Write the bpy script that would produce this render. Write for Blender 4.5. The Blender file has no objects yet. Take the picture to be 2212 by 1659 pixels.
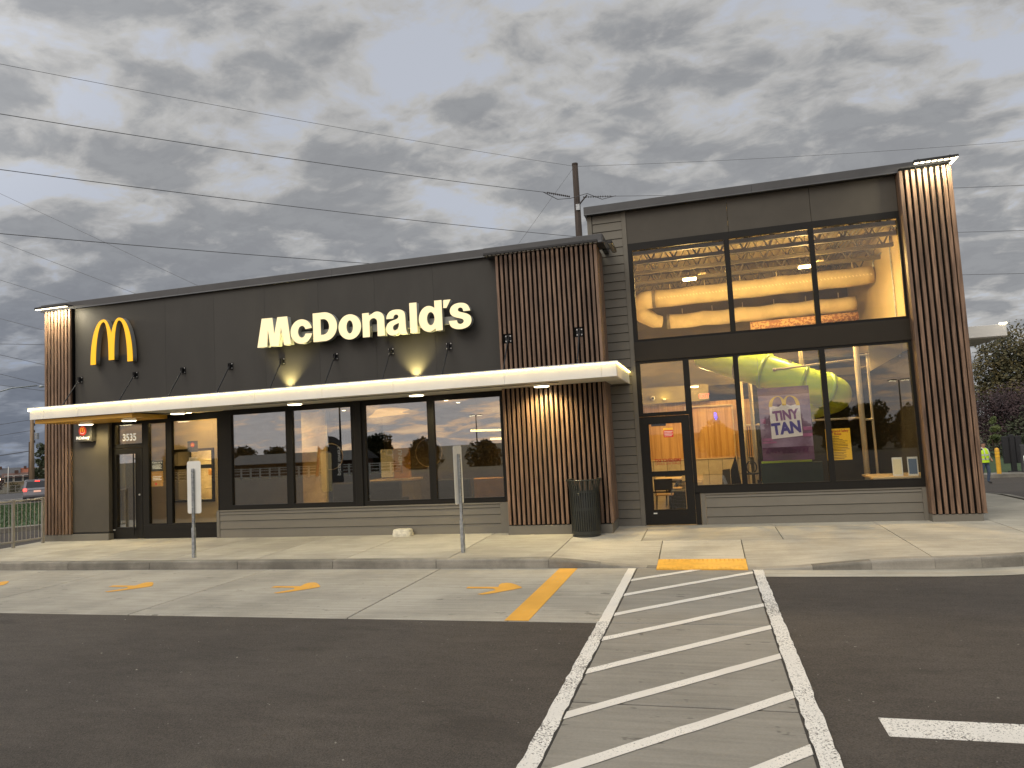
import bpy, bmesh, math, random
from mathutils import Matrix, Vector
random.seed(7)
R = math.radians
S = bpy.context.scene
COL = S.collection

# ------------------------------------------------------------------ camera
cam = bpy.data.cameras.new('camera'); camo = bpy.data.objects.new('camera', cam); COL.objects.link(camo)
cr, cu, cf = Vector((.96275463, .26506889, -.05331048)), Vector((.07217484, -.06193804, .99546696)), Vector((-.26056537, .9622381, .07876244))
CAM = Vector((0, -13.597, 1.840))
camo.matrix_world = Matrix(((cr.x, cu.x, -cf.x, CAM.x), (cr.y, cu.y, -cf.y, CAM.y), (cr.z, cu.z, -cf.z, CAM.z), (0, 0, 0, 1)))
cam.sensor_width = 36; cam.lens = 36 * 1515.7 / 2212; cam.clip_start = .1; cam.clip_end = 3000
S.camera = camo

# ------------------------------------------------------------------ render / exposure
S.render.engine = 'CYCLES'
S.cycles.use_denoising = True
S.cycles.max_bounces = 10; S.cycles.transparent_max_bounces = 24; S.cycles.glossy_bounces = 4
S.cycles.sample_clamp_indirect = 6
S.cycles.caustics_reflective = False; S.cycles.caustics_refractive = False
S.view_settings.view_transform = 'Standard'; S.view_settings.look = 'None'
S.view_settings.gamma = 1; S.view_settings.use_curve_mapping = False
S.view_settings.exposure = 0.36

# ------------------------------------------------------------------ world: sky with broken cloud deck at dusk
SUN_EL, SUN_AZ = R(46), R(205)          # azimuth clockwise from +Y: behind and left of the camera
W = bpy.data.worlds.new('World'); S.world = W; W.use_nodes = True
wt = W.node_tree; wt.nodes.clear()
def N(nt, t, ins=None, **kw):
    n = nt.nodes.new(t)
    for k, v in kw.items(): setattr(n, k, v)
    for k, v in (ins or {}).items():
        s = n.inputs[k]
        if isinstance(v, bpy.types.NodeSocket): nt.links.new(v, s)
        else: s.default_value = v
    return n
def mth(nt, op, a, b=0.0, c=None, clamp=False):
    n = nt.nodes.new('ShaderNodeMath'); n.operation = op; n.use_clamp = clamp
    for i, v in enumerate((a, b) if c is None else (a, b, c)):
        if isinstance(v, bpy.types.NodeSocket): nt.links.new(v, n.inputs[i])
        else: n.inputs[i].default_value = v
    return n.outputs[0]
def vmth(nt, op, a, b):
    n = nt.nodes.new('ShaderNodeVectorMath'); n.operation = op
    for i, v in enumerate((a, b)):
        if isinstance(v, bpy.types.NodeSocket): nt.links.new(v, n.inputs[i])
        else: n.inputs[i].default_value = v
    return n.outputs['Value'] if op in ('DOT_PRODUCT', 'LENGTH') else n.outputs[0]
def mix(nt, f, a, b, blend='MIX'):
    n = nt.nodes.new('ShaderNodeMix'); n.data_type = 'RGBA'; n.blend_type = blend
    for k, v in ((0, f), (6, a), (7, b)):
        s = n.inputs[k]
        if isinstance(v, bpy.types.NodeSocket): nt.links.new(v, s)
        elif k == 0: s.default_value = v
        else: s.default_value = (*v, 1)
    return n.outputs[2]
def sstep(nt, v, lo, hi):
    n = nt.nodes.new('ShaderNodeMapRange'); n.interpolation_type = 'SMOOTHSTEP'
    nt.links.new(v, n.inputs[0]); n.inputs[1].default_value = lo; n.inputs[2].default_value = hi
    return n.outputs[0]
def build_sky(nt):
    sky = N(nt, 'ShaderNodeTexSky', sky_type='NISHITA', sun_disc=False, sun_elevation=SUN_EL, sun_rotation=SUN_AZ, altitude=100, air_density=1.0, dust_density=2.0)
    tc = N(nt, 'ShaderNodeTexCoord').outputs['Generated']
    sep = N(nt, 'ShaderNodeSeparateXYZ', {0: tc})
    z = mth(nt, 'MAXIMUM', sep.outputs[2], 0.0)
    inv = mth(nt, 'DIVIDE', 1.0, mth(nt, 'ADD', z, 0.22))
    p = N(nt, 'ShaderNodeCombineXYZ', {0: mth(nt, 'MULTIPLY', sep.outputs[0], inv), 1: mth(nt, 'MULTIPLY', sep.outputs[1], inv), 2: 0.0}).outputs[0]
    p = N(nt, 'ShaderNodeMapping', {'Vector': p, 'Rotation': (0, 0, R(24)), 'Scale': (1.0, 1.25, 1)}).outputs[0]
    wob = N(nt, 'ShaderNodeTexNoise', {'Vector': p, 'Scale': 2.6, 'Detail': 3.0})
    pw = N(nt, 'ShaderNodeVectorMath', {0: p, 1: vmth(nt, 'MULTIPLY', wob.outputs['Color'], (.22, .22, 0))}, operation='ADD').outputs[0]
    n1 = N(nt, 'ShaderNodeTexNoise', {'Vector': pw, 'Scale': 4.4, 'Detail': 10.0, 'Roughness': .55, 'Lacunarity': 2.1}).outputs[0]
    n2 = N(nt, 'ShaderNodeTexNoise', {'Vector': pw, 'Scale': 11.0, 'Detail': 8.0, 'Roughness': .62}).outputs[0]
    n3 = N(nt, 'ShaderNodeTexNoise', {'Vector': p, 'Scale': 1.3, 'Detail': 2.0}).outputs[0]
    dens = mth(nt, 'ADD', mth(nt, 'ADD', mth(nt, 'MULTIPLY', n1, .56), mth(nt, 'MULTIPLY', n2, .28)), mth(nt, 'MULTIPLY', n3, .36))
    pv = N(nt, 'ShaderNodeVectorMath', {0: pw, 1: vmth(nt, 'MULTIPLY', N(nt, 'ShaderNodeTexNoise', {'Vector': p, 'Scale': 7.0, 'Detail': 5.0}).outputs['Color'], (.24, .24, 0))}, operation='ADD').outputs[0]
    vo = N(nt, 'ShaderNodeTexVoronoi', {'Vector': pv, 'Scale': 5.2}, feature='F1').outputs['Distance']
    dens = mth(nt, 'ADD', dens, mth(nt, 'MULTIPLY', mth(nt, 'SUBTRACT', .52, vo), .17))
    dens = mth(nt, 'ADD', dens, mth(nt, 'MULTIPLY', sstep(nt, z, .55, .12), .06))
    cov = sstep(nt, dens, .51, .60)
    core = sstep(nt, dens, .56, .69)
    # warm low western sky behind the camera
    sd = (math.sin(SUN_AZ), math.cos(SUN_AZ), 0)
    west = sstep(nt, vmth(nt, 'DOT_PRODUCT', tc, sd), .05, .95)
    low = sstep(nt, z, .62, .02)
    warm = mth(nt, 'MULTIPLY', west, low)
    clear = mix(nt, .80, N(nt, 'ShaderNodeVectorMath', {0: sky.outputs[0], 'Scale': .058}, operation='SCALE').outputs[0], (.455, .475, .525))
    clear = mix(nt, warm, clear, (.50, .36, .245))
    lit = mix(nt, warm, (.365, .362, .358), (.42, .29, .20))
    shade = mix(nt, warm, (.222, .228, .240), (.20, .19, .195))
    cl = mix(nt, core, lit, shade)
    cl = mix(nt, sstep(nt, n2, .42, .62), cl, mix(nt, 1.0, cl, (1.10, 1.10, 1.09), 'MULTIPLY'))
    c = mix(nt, cov, clear, cl)
    east_dim = mth(nt, 'MULTIPLY', sstep(nt, vmth(nt, 'DOT_PRODUCT', tc, (-.85, .5, 0)), .45, 1.0), sstep(nt, z, .36, .0))
    c = mix(nt, east_dim, c, mix(nt, 1.0, c, (.50, .56, .68), 'MULTIPLY'))
    # the western half, where the sun has just gone down, is the brighter one
    wv = (sd[0] * .9, sd[1] * .9, .42)
    k = mth(nt, 'ADD', mth(nt, 'MULTIPLY', sstep(nt, vmth(nt, 'DOT_PRODUCT', tc, wv), -.25, .85), 1.7), 1.0)
    c = N(nt, 'ShaderNodeVectorMath', {0: c, 'Scale': k}, operation='SCALE').outputs[0]
    bg = N(nt, 'ShaderNodeBackground', {0: c, 1: 1.0})
    out = N(nt, 'ShaderNodeOutputWorld'); nt.links.new(bg.outputs[0], out.inputs[0])
build_sky(wt)

sun = bpy.data.lights.new('sun', 'SUN'); sun.energy = .9; sun.angle = R(32); sun.color = (1, .92, .78)
suno = bpy.data.objects.new('sun', sun); COL.objects.link(suno)
sdir = Vector((math.sin(SUN_AZ) * math.cos(SUN_EL), math.cos(SUN_AZ) * math.cos(SUN_EL), math.sin(SUN_EL)))
suno.rotation_euler = sdir.to_track_quat('Z', 'Y').to_euler(); suno.location = (-6, -20, 25)

# ------------------------------------------------------------------ materials
def mat(name, col, rough=.6, metal=0.0, var=.0, scale=4.0, stretch=(1, 1, 1), detail=5.0, bump=0.0, bscale=60.0, bstretch=None, rnd=0.0,
        emit=0.0, ecol=None, spec=.5, col2=None, lo=.35, hi=.65, ao=None):
    m = bpy.data.materials.new(name); m.use_nodes = True; nt = m.node_tree
    b = nt.nodes['Principled BSDF']
    b.inputs['Roughness'].default_value = rough; b.inputs['Metallic'].default_value = metal
    b.inputs['Specular IOR Level'].default_value = spec
    pos = N(nt, 'ShaderNodeNewGeometry').outputs['Position']
    c = None
    if col2 is not None or var or rnd:
        if col2 is None: a, bb = tuple(x * (1 - var) for x in col), tuple(min(1, x * (1 + var)) for x in col)
        else: a, bb = col, col2
        mp = N(nt, 'ShaderNodeMapping', {'Vector': pos, 'Scale': stretch}).outputs[0]
        if rnd:
            rn = N(nt, 'ShaderNodeObjectInfo').outputs['Random']
            mp = N(nt, 'ShaderNodeVectorMath', {0: mp, 1: N(nt, 'ShaderNodeCombineXYZ', {0: mth(nt, 'MULTIPLY', rn, 37.0), 1: mth(nt, 'MULTIPLY', rn, 91.0), 2: mth(nt, 'MULTIPLY', rn, 53.0)}).outputs[0]}, operation='ADD').outputs[0]
        n = N(nt, 'ShaderNodeTexNoise', {'Vector': mp, 'Scale': scale, 'Detail': detail, 'Roughness': .6}).outputs[0]
        c = mix(nt, sstep(nt, n, lo, hi), a, bb)
        if rnd:
            k = mth(nt, 'ADD', mth(nt, 'MULTIPLY', rn, 2 * rnd), 1 - rnd)
            kk = N(nt, 'ShaderNodeCombineXYZ', {0: k, 1: k, 2: k}).outputs[0]
            c = mix(nt, 1.0, c, kk, 'MULTIPLY')
        nt.links.new(c, b.inputs['Base Color'])
    else: b.inputs['Base Color'].default_value = (*col, 1)
    if bump:
        mp = N(nt, 'ShaderNodeMapping', {'Vector': pos, 'Scale': bstretch or (1, 1, 1)}).outputs[0]
        n = N(nt, 'ShaderNodeTexNoise', {'Vector': mp, 'Scale': bscale, 'Detail': 4.0}).outputs[0]
        bp = N(nt, 'ShaderNodeBump', {'Strength': bump, 'Distance': .01, 'Height': n}); nt.links.new(bp.outputs[0], b.inputs['Normal'])
    if emit:
        b.inputs['Emission Color'].default_value = (*(ecol or col), 1); b.inputs['Emission Strength'].default_value = emit
    return m

def glass_mat(name, tint, base, graze):
    m = bpy.data.materials.new(name); m.use_nodes = True; nt = m.node_tree; nt.nodes.clear()
    lw = N(nt, 'ShaderNodeLayerWeight', {'Blend': .5}).outputs['Facing']
    f = mth(nt, 'ADD', mth(nt, 'MULTIPLY', mth(nt, 'POWER', lw, 4.0), graze), base, clamp=True)
    t = N(nt, 'ShaderNodeBsdfTransparent', {0: (*tint, 1)}); g = N(nt, 'ShaderNodeBsdfGlossy', {0: (.96, .97, .96, 1), 'Roughness': 0.0})
    ms = N(nt, 'ShaderNodeMixShader', {0: f, 1: t.outputs[0], 2: g.outputs[0]})
    o = N(nt, 'ShaderNodeOutputMaterial'); nt.links.new(ms.outputs[0], o.inputs[0])
    return m

def concrete(name, base, streak=.16, stain=.35, seed=0.0, spots=True):
    m = bpy.data.materials.new(name); m.use_nodes = True; nt = m.node_tree; b = nt.nodes['Principled BSDF']
    pos = N(nt, 'ShaderNodeNewGeometry').outputs['Position']
    rn = N(nt, 'ShaderNodeObjectInfo').outputs['Random']
    off = N(nt, 'ShaderNodeCombineXYZ', {0: seed, 1: seed * 2.3, 2: mth(nt, 'MULTIPLY', rn, 9.0)}).outputs[0]
    p = N(nt, 'ShaderNodeVectorMath', {0: pos, 1: off}, operation='ADD').outputs[0]
    big = N(nt, 'ShaderNodeTexNoise', {'Vector': p, 'Scale': .8, 'Detail': 6.0, 'Roughness': .62}).outputs[0]
    st = N(nt, 'ShaderNodeTexNoise', {'Vector': N(nt, 'ShaderNodeMapping', {'Vector': p, 'Scale': (.55, 9, 9)}).outputs[0], 'Scale': 2.2, 'Detail': 5.0, 'Roughness': .6}).outputs[0]
    fine = N(nt, 'ShaderNodeTexNoise', {'Vector': p, 'Scale': 55.0, 'Detail': 3.0}).outputs[0]
    c = mix(nt, sstep(nt, big, .32, .68), tuple(x * (1 - stain * .5) for x in base), tuple(min(1, x * (1 + stain * .32)) for x in base))
    k = mth(nt, 'ADD', mth(nt, 'MULTIPLY', mth(nt, 'SUBTRACT', st, .5), streak * 4), 1.0)
    k = mth(nt, 'MULTIPLY', k, mth(nt, 'ADD', mth(nt, 'MULTIPLY', mth(nt, 'SUBTRACT', fine, .5), .30), 1.0))
    k = mth(nt, 'MULTIPLY', k, mth(nt, 'ADD', mth(nt, 'MULTIPLY', rn, .10), .95))
    c = mix(nt, 1.0, c, N(nt, 'ShaderNodeCombineXYZ', {0: k, 1: k, 2: k}).outputs[0], 'MULTIPLY')
    if spots:   # oil drips and tyre scuffs
        sp = N(nt, 'ShaderNodeTexNoise', {'Vector': N(nt, 'ShaderNodeMapping', {'Vector': p, 'Scale': (2.1, 5.0, 1)}).outputs[0], 'Scale': 1.35, 'Detail': 3.0, 'Roughness': .7}).outputs[0]
        c = mix(nt, mth(nt, 'MULTIPLY', sstep(nt, sp, .655, .70), .62), c, tuple(x * .33 for x in base))
    nt.links.new(c, b.inputs['Base Color']); b.inputs['Roughness'].default_value = .82; b.inputs['Specular IOR Level'].default_value = .3
    hb = N(nt, 'ShaderNodeTexNoise', {'Vector': N(nt, 'ShaderNodeMapping', {'Vector': p, 'Scale': (1, 14, 1)}).outputs[0], 'Scale': 14.0, 'Detail': 3.0}).outputs[0]
    bp = N(nt, 'ShaderNodeBump', {'Strength': .25, 'Distance': .006, 'Height': hb}); nt.links.new(bp.outputs[0], b.inputs['Normal'])
    return m

def asphalt(name, base):
    m = bpy.data.materials.new(name); m.use_nodes = True; nt = m.node_tree; b = nt.nodes['Principled BSDF']
    p = N(nt, 'ShaderNodeNewGeometry').outputs['Position']
    big = N(nt, 'ShaderNodeTexNoise', {'Vector': p, 'Scale': .35, 'Detail': 5.0, 'Roughness': .6}).outputs[0]
    mid = N(nt, 'ShaderNodeTexNoise', {'Vector': N(nt, 'ShaderNodeMapping', {'Vector': p, 'Scale': (1, 3.2, 1)}).outputs[0], 'Scale': 2.6, 'Detail': 6.0, 'Roughness': .65}).outputs[0]
    fine = N(nt, 'ShaderNodeTexNoise', {'Vector': p, 'Scale': 75.0, 'Detail': 3.0, 'Roughness': .7}).outputs[0]
    vor = N(nt, 'ShaderNodeTexVoronoi', {'Vector': p, 'Scale': 95.0}).outputs['Distance']
    c = mix(nt, sstep(nt, big, .3, .7), tuple(x * .86 for x in base), tuple(x * 1.14 for x in base))
    k = mth(nt, 'ADD', mth(nt, 'MULTIPLY', mth(nt, 'SUBTRACT', mid, .5), .75), mth(nt, 'ADD', mth(nt, 'MULTIPLY', mth(nt, 'SUBTRACT', fine, .5), 2.4), 1.0))
    k = mth(nt, 'MAXIMUM', k, .3)
    c = mix(nt, 1.0, c, N(nt, 'ShaderNodeCombineXYZ', {0: k, 1: k, 2: k}).outputs[0], 'MULTIPLY')
    ch = N(nt, 'ShaderNodeTexNoise', {'Vector': p, 'Scale': 21.0, 'Detail': 1.0}).outputs[0]
    c = mix(nt, mth(nt, 'MULTIPLY', sstep(nt, ch, .775, .80), .6), c, (.28, .26, .24))
    sm = N(nt, 'ShaderNodeTexNoise', {'Vector': N(nt, 'ShaderNodeMapping', {'Vector': p, 'Location': (3.1, 7.7, 0), 'Scale': (.9, 2.4, 1)}).outputs[0], 'Scale': .9, 'Detail': 4.0}).outputs[0]
    c = mix(nt, mth(nt, 'MULTIPLY', sstep(nt, sm, .62, .72), .35), c, tuple(x * .5 for x in base))
    nt.links.new(c, b.inputs['Base Color']); b.inputs['Roughness'].default_value = .86; b.inputs['Specular IOR Level'].default_value = .35
    bp = N(nt, 'ShaderNodeBump', {'Strength': .55, 'Distance': .008, 'Height': vor}); nt.links.new(bp.outputs[0], b.inputs['Normal'])
    return m

def paint(name, base, under, wear=.5, fscale=40.0):
    m = bpy.data.materials.new(name); m.use_nodes = True; nt = m.node_tree; b = nt.nodes['Principled BSDF']
    p = N(nt, 'ShaderNodeNewGeometry').outputs['Position']
    f = N(nt, 'ShaderNodeTexNoise', {'Vector': p, 'Scale': fscale, 'Detail': 4.0, 'Roughness': .7}).outputs[0]
    g = N(nt, 'ShaderNodeTexNoise', {'Vector': p, 'Scale': 2.3, 'Detail': 4.0}).outputs[0]
    q = mth(nt, 'ADD', f, mth(nt, 'MULTIPLY', mth(nt, 'SUBTRACT', g, .5), .35))
    a = mix(nt, sstep(nt, g, .3, .7), tuple(x * .86 for x in base), base)
    c = mix(nt, sstep(nt, q, wear, wear + .07), a, under)
    nt.links.new(c, b.inputs['Base Color']); b.inputs['Roughness'].default_value = .75
    bp = N(nt, 'ShaderNodeBump', {'Strength': .3, 'Distance': .004, 'Height': f}); nt.links.new(bp.outputs[0], b.inputs['Normal'])
    return m

ASPH = (.068, .058, .048)
M = {
 'asphalt': asphalt('asphalt', ASPH), 'street': asphalt('street_asphalt', (.085, .082, .082)),
 'sidewalk': concrete('sidewalk_concrete', (.385, .36, .295), .19, .40, 0.0, False), 'lane': concrete('lane_concrete', (.345, .322, .268), .17, .36, 4.0),
 'walk': concrete('crosswalk_concrete', (.245, .228, .192), .15, .26, 9.0), 'curb': concrete('curb_concrete', (.235, .218, .182), .16, .85, 13.0, False),
 'joint': mat('joint_gap', (.035, .032, .028), .9),
 'white_paint': paint('white_road_paint', (.76, .73, .66), (.10, .09, .08), .545, 75.0), 'white_paint_c': paint('white_road_paint_fresh', (.74, .70, .62), (.26, .25, .22), .60, 60.0),
 'yellow_paint': paint('yellow_road_paint', (.72, .37, .05), (.36, .32, .26), .64, 22.0),
 'tactile': mat('yellow_tactile_plastic', (.70, .37, .045), .55, var=.12, scale=7),
 'panel': mat('dark_fibre_cement_panel', (.047, .044, .038), .62, var=.09, scale=.9, stretch=(1.2, 1, .6), bump=.05, bscale=180, rnd=.04, spec=.35),
 'panel2': mat('charcoal_panel', (.068, .060, .047), .62, var=.08, scale=1.2, bump=.05, bscale=180, spec=.35),
 'coping': mat('coping_metal', (.062, .062, .063), .45, metal=.15, var=.08, scale=2),
 'siding': mat('grey_lap_siding', (.165, .152, .124), .7, var=.035, scale=2, stretch=(1, 1, 2), bump=.10, bscale=120, bstretch=(.1, .1, 1), rnd=.04, spec=.3),
 'slat': mat('cedar_slat', (.095, .056, .034), .5, col2=(.245, .152, .096), scale=6, stretch=(5, 5, .32), detail=6, rnd=.24, lo=.3, hi=.72, bump=.15, bscale=20, bstretch=(8, 8, .3)),
 'slatback': mat('black_backing', (.005, .005, .0045), .9, spec=.1),
 'frame': mat('bronze_black_aluminium', (.010, .009, .007), .5, var=.06, scale=2, spec=.25),
 'spandrel': mat('bronze_spandrel', (.024, .019, .012), .5, spec=.25, var=.06, scale=2),
 'white_metal': mat('white_canopy_metal', (.80, .78, .72), .38, var=.03, scale=1.5, spec=.4),
 'soffit': mat('soffit_beige', (.52, .50, .43), .6, var=.05, scale=2),
 'gold': mat('golden_canopy_band', (.62, .33, .035), .45, var=.04, scale=2),
 'led': mat('led_strip', (1, .9, .6), .4, emit=13.0, ecol=(1, .74, .22)),
 'lens': mat('downlight_lens', (1, .95, .8), .3, emit=7.0, ecol=(1, .88, .58)),
 'ledw': mat('led_bar_lens', (1, .95, .85), .3, emit=5.0, ecol=(1, .86, .58)),
 'darklens': mat('unlit_lens', (.30, .29, .26), .3),
 'black': mat('black_metal', (.012, .012, .012), .4, metal=.2), 'bolt': mat('zinc_bolt', (.55, .55, .53), .35, metal=.8),
 'letter_face': mat('lit_letter_face', (.35, .30, .20), .4, emit=.76, ecol=(1.0, .83, .46), var=.04, scale=5),
 'letter_side': mat('letter_return_grey', (.34, .35, .32), .5), 'arch_face': mat('lit_golden_face', (.35, .18, .01), .4, emit=.76, ecol=(1.0, .49, .004)),
 'arch_side': mat('arch_return_grey', (.27, .265, .24), .5),
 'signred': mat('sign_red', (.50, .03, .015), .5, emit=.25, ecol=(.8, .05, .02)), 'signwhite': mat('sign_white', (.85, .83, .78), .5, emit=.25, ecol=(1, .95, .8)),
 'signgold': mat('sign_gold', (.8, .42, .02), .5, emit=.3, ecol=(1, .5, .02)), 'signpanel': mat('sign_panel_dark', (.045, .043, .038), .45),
 'glass': glass_mat('window_glass', (.86, .86, .82), .25, .8), 'glass3': glass_mat('playroom_lower_glass', (.94, .94, .91), .075, .6), 'glass2': glass_mat('playroom_glass', (.97, .96, .93), .034, .6),
 'galv': mat('galvanised_steel', (.36, .38, .39), .42, metal=.7, var=.18, scale=16, bump=.05, bscale=60), 'galv_d': mat('hole_dark', (.03, .03, .03), .8),
 'signback': mat('aluminium_sign_back', (.70, .69, .63), .45, metal=.1, var=.03, scale=4),
 'bin': mat('dark_green_powder_coat', (.022, .025, .021), .32, var=.15, scale=6, spec=.6), 'rail': mat('grey_painted_rail', (.27, .25, .215), .5, var=.06, scale=5),
 'capw': mat('weathered_white_plastic', (.55, .52, .42), .6, var=.15, scale=14),
 'grass': mat('lawn_green', (.022, .050, .012), .9, col2=(.050, .098, .022), scale=9, stretch=(1, 1, 1)),
 'dry': mat('dry_grass', (.11, .085, .045), .9, col2=(.05, .05, .025), scale=2),
 'gr_slope': mat('rear_lot_verge', (.05, .085, .025), .9, col2=(.03, .055, .018), scale=3),
 'bark': mat('bark', (.10, .07, .045), .9, var=.3, scale=6, stretch=(3, 3, .4), bump=.5, bscale=14),
 'leaf_d': mat('leaf_dark', (.022, .032, .012), .7, col2=(.050, .058, .020), scale=1.1, rnd=.1), 'leaf_o': mat('leaf_olive_autumn', (.026, .032, .011), .7, col2=(.120, .090, .028), scale=.9, rnd=.1),
 'leaf_p': mat('leaf_plum', (.022, .011, .012), .7, col2=(.05, .024, .024), scale=1.2), 'leaf_y': mat('leaf_young', (.05, .075, .018), .7, col2=(.10, .12, .03), scale=2),
 'polewood': mat('creosote_pole', (.045, .032, .024), .85, var=.3, scale=3, stretch=(6, 6, .25)), 'polewood2': mat('tan_pole_wood', (.25, .17, .10), .85, var=.25, scale=3, stretch=(6, 6, .25)),
 'wire': mat('wire_dark', (.085, .085, .09), .6), 'insul': mat('insulator_brown', (.035, .025, .022), .3),
 'inter_wall': mat('cream_interior_wall', (.50, .40, .24), .8, var=.05, scale=1), 'inter_ceiling': mat('steel_deck_cream', (.46, .38, .24), .7, var=.05, scale=1),
 'joist': mat('painted_joist', (.10, .085, .06), .6, var=.08, scale=3),
 'duct': mat('cream_fabric_duct', (.72, .60, .38), .85, var=.10, scale=2.0, bump=.35, bscale=5, bstretch=(1.6, 1, 1)), 'ductband': mat('duct_band', (.20, .17, .12), .6),
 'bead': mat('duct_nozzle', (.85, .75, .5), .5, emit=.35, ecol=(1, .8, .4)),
 'hibay': mat('high_bay_lens', (1, .9, .6), .3, emit=16.0, ecol=(1, .80, .38)), 'pattern': mat('patterned_orange_panel', (.42, .20, .10), .8, col2=(.75, .48, .22), scale=16, detail=1, lo=.47, hi=.53),
 'woodwall': mat('oak_panel_wall', (.40, .20, .055), .55, col2=(.62, .36, .12), scale=3, stretch=(5, 5, .2), detail=6), 'tilewall': mat('beige_tile', (.50, .42, .28), .5, var=.10, scale=4, rnd=.06),
 'floor': mat('interior_floor_tile', (.22, .19, .15), .35, var=.12, scale=3), 'khaki': mat('khaki_soffit', (.20, .16, .07), .7, var=.05, scale=2),
 'slide': mat('lime_slide_plastic', (.52, .70, .04), .35, var=.05, scale=2, spec=.5), 'slide_d': mat('lime_flange', (.34, .50, .035), .4), 'strap': mat('dark_strap', (.02, .025, .02), .5),
 'playpole': mat('tan_play_pole', (.55, .44, .27), .5, var=.06, scale=4), 'mesh': mat('play_netting_black', (.015, .015, .014), .8),
 'dkgreen': mat('dark_green_board', (.012, .026, .016), .35, var=.2, scale=3), 'dark_and_shade': mat('dark_board_and_wall_shade', (.018, .016, .013), .7, var=.15, scale=2),  # dark tone holds the lower walls' shade; also used for plain dark boards
 'poster': mat('poster_violet_print', (.15, .08, .13), .4, col2=(.29, .20, .29), scale=2.4, lo=.3, hi=.7), 'poster_dark': mat('poster_plum_print', (.075, .022, .055), .4, var=.3, scale=3),
 'poster_pink': mat('poster_pink_print', (.32, .11, .21), .4, var=.15, scale=4), 'poster_white': mat('poster_white_print', (.78, .70, .68), .4), 'poster_gold': mat('poster_gold_print', (.72, .46, .06), .4),
 'poster_ink': mat('poster_mauve_ink', (.27, .13, .28), .4), 'poster_ink2': mat('poster_blue_ink', (.10, .08, .28), .4),
 'ysign': mat('yellow_notice', (.78, .43, .02), .45, emit=.10, ecol=(1, .55, .03)), 'redink': mat('red_ink', (.45, .03, .015), .5), 'ink': mat('brown_ink', (.10, .05, .015), .6),
 'exitbox': mat('exit_sign_housing', (.25, .22, .15), .5), 'exitred': mat('exit_letters', (.8, .05, .03), .4, emit=2.0, ecol=(1, .03, .02)),
 'counter': mat('pale_wood_top', (.60, .44, .24), .4, var=.08, scale=4, stretch=(1, 6, 1)), 'screen': mat('tablet_screen', (.03, .04, .06), .2, emit=.10, ecol=(.2, .35, .5)),
 'whitep': mat('white_plastic', (.72, .70, .64), .4), 'seatwood': mat('bentwood_seat', (.38, .24, .10), .5, var=.1, scale=5), 'seatdark': mat('dark_upholstery', (.03, .026, .018), .7),
 'neon': mat('blue_neon', (.1, .1, .9), .4, emit=3.0, ecol=(.06, .06, 1)),
 'pendant': mat('pendant_oak', (.60, .34, .10), .5, emit=.55, ecol=(1, .55, .15)), 'ring': mat('linear_pendant_glow', (1, .9, .5), .4, emit=3.0, ecol=(1, .78, .3)),
 'dine_ceiling': mat('dining_ceiling', (.20, .19, .165), .8), 'dine_wall': mat('dining_wall_taupe', (.20, .16, .11), .7, var=.1, scale=1.5), 'orange': mat('amber_panel', (.55, .28, .06), .6, var=.08, scale=3),
 'creampanel': mat('cream_menu_panel', (.62, .55, .36), .6, emit=.10, ecol=(1, .8, .4)), 'kitchen': mat('stainless_kitchen', (.62, .55, .40), .35, metal=.3, var=.15, scale=3),
 'suv': mat('silver_car_paint', (.23, .225, .235), .28, metal=.5, var=.04, scale=2), 'carglass': mat('tinted_car_glass', (.012, .013, .016), .08), 'tail': mat('tail_light', (.6, .02, .02), .3, emit=5.0, ecol=(1, .04, .03)),
 'tyre': mat('tyre_rubber', (.015, .015, .015), .8), 'chrome': mat('chrome_trim', (.6, .6, .6), .15, metal=1.0), 'plate': mat('licence_plate', (.55, .42, .35), .5, emit=.5, ecol=(1, .45, .3)),
 'roof_g': mat('grey_roof', (.085, .085, .09), .8, var=.15, scale=2), 'roof_r': mat('rust_roof', (.26, .075, .032), .8, var=.15, scale=2), 'roof_w': mat('pale_roof', (.45, .43, .42), .7), 'stucco': mat('tan_house_wall', (.26, .20, .12), .8), 'brownwall': mat('brown_house_wall', (.10, .05, .035), .8),
 'housepane': mat('house_window_pane', (.05, .055, .06), .15), 'warmlamp': mat('porch_lamp_glow', (1, .8, .5), .4, emit=8.0, ecol=(1, .72, .4)),
 'chain': mat('chain_link_steel', (.30, .28, .25), .6), 'vest': mat('lime_safety_vest', (.50, .72, .02), .7, emit=.10, ecol=(.6, .9, .03)), 'reflect': mat('reflective_tape', (.60, .62, .55), .4),
 'shirt': mat('dark_shirt', (.025, .032, .030), .85), 'jeans': mat('blue_jeans', (.065, .095, .15), .85, var=.2, scale=9), 'skin': mat('skin', (.38, .21, .13), .55), 'hair': mat('dark_cap', (.02, .018, .017), .8),
 'boot': mat('work_boot', (.03, .026, .022), .7), 'bollard': mat('yellow_bollard_sleeve', (.70, .38, .03), .45, var=.08, scale=5), 'menuback': mat('matt_black_housing', (.014, .014, .015), .55), 'menulit': mat('lit_white_panel', (.8, .85, .75), .4, emit=1.2, ecol=(.9, 1, .8)),
 'flag': mat('feather_flag_fabric', (.10, .095, .09), .8), 'flagred': mat('feather_flag_red', (.35, .03, .025), .8), 'vinyl': mat('white_vinyl_fence', (.55, .55, .52), .6),
}

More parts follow.
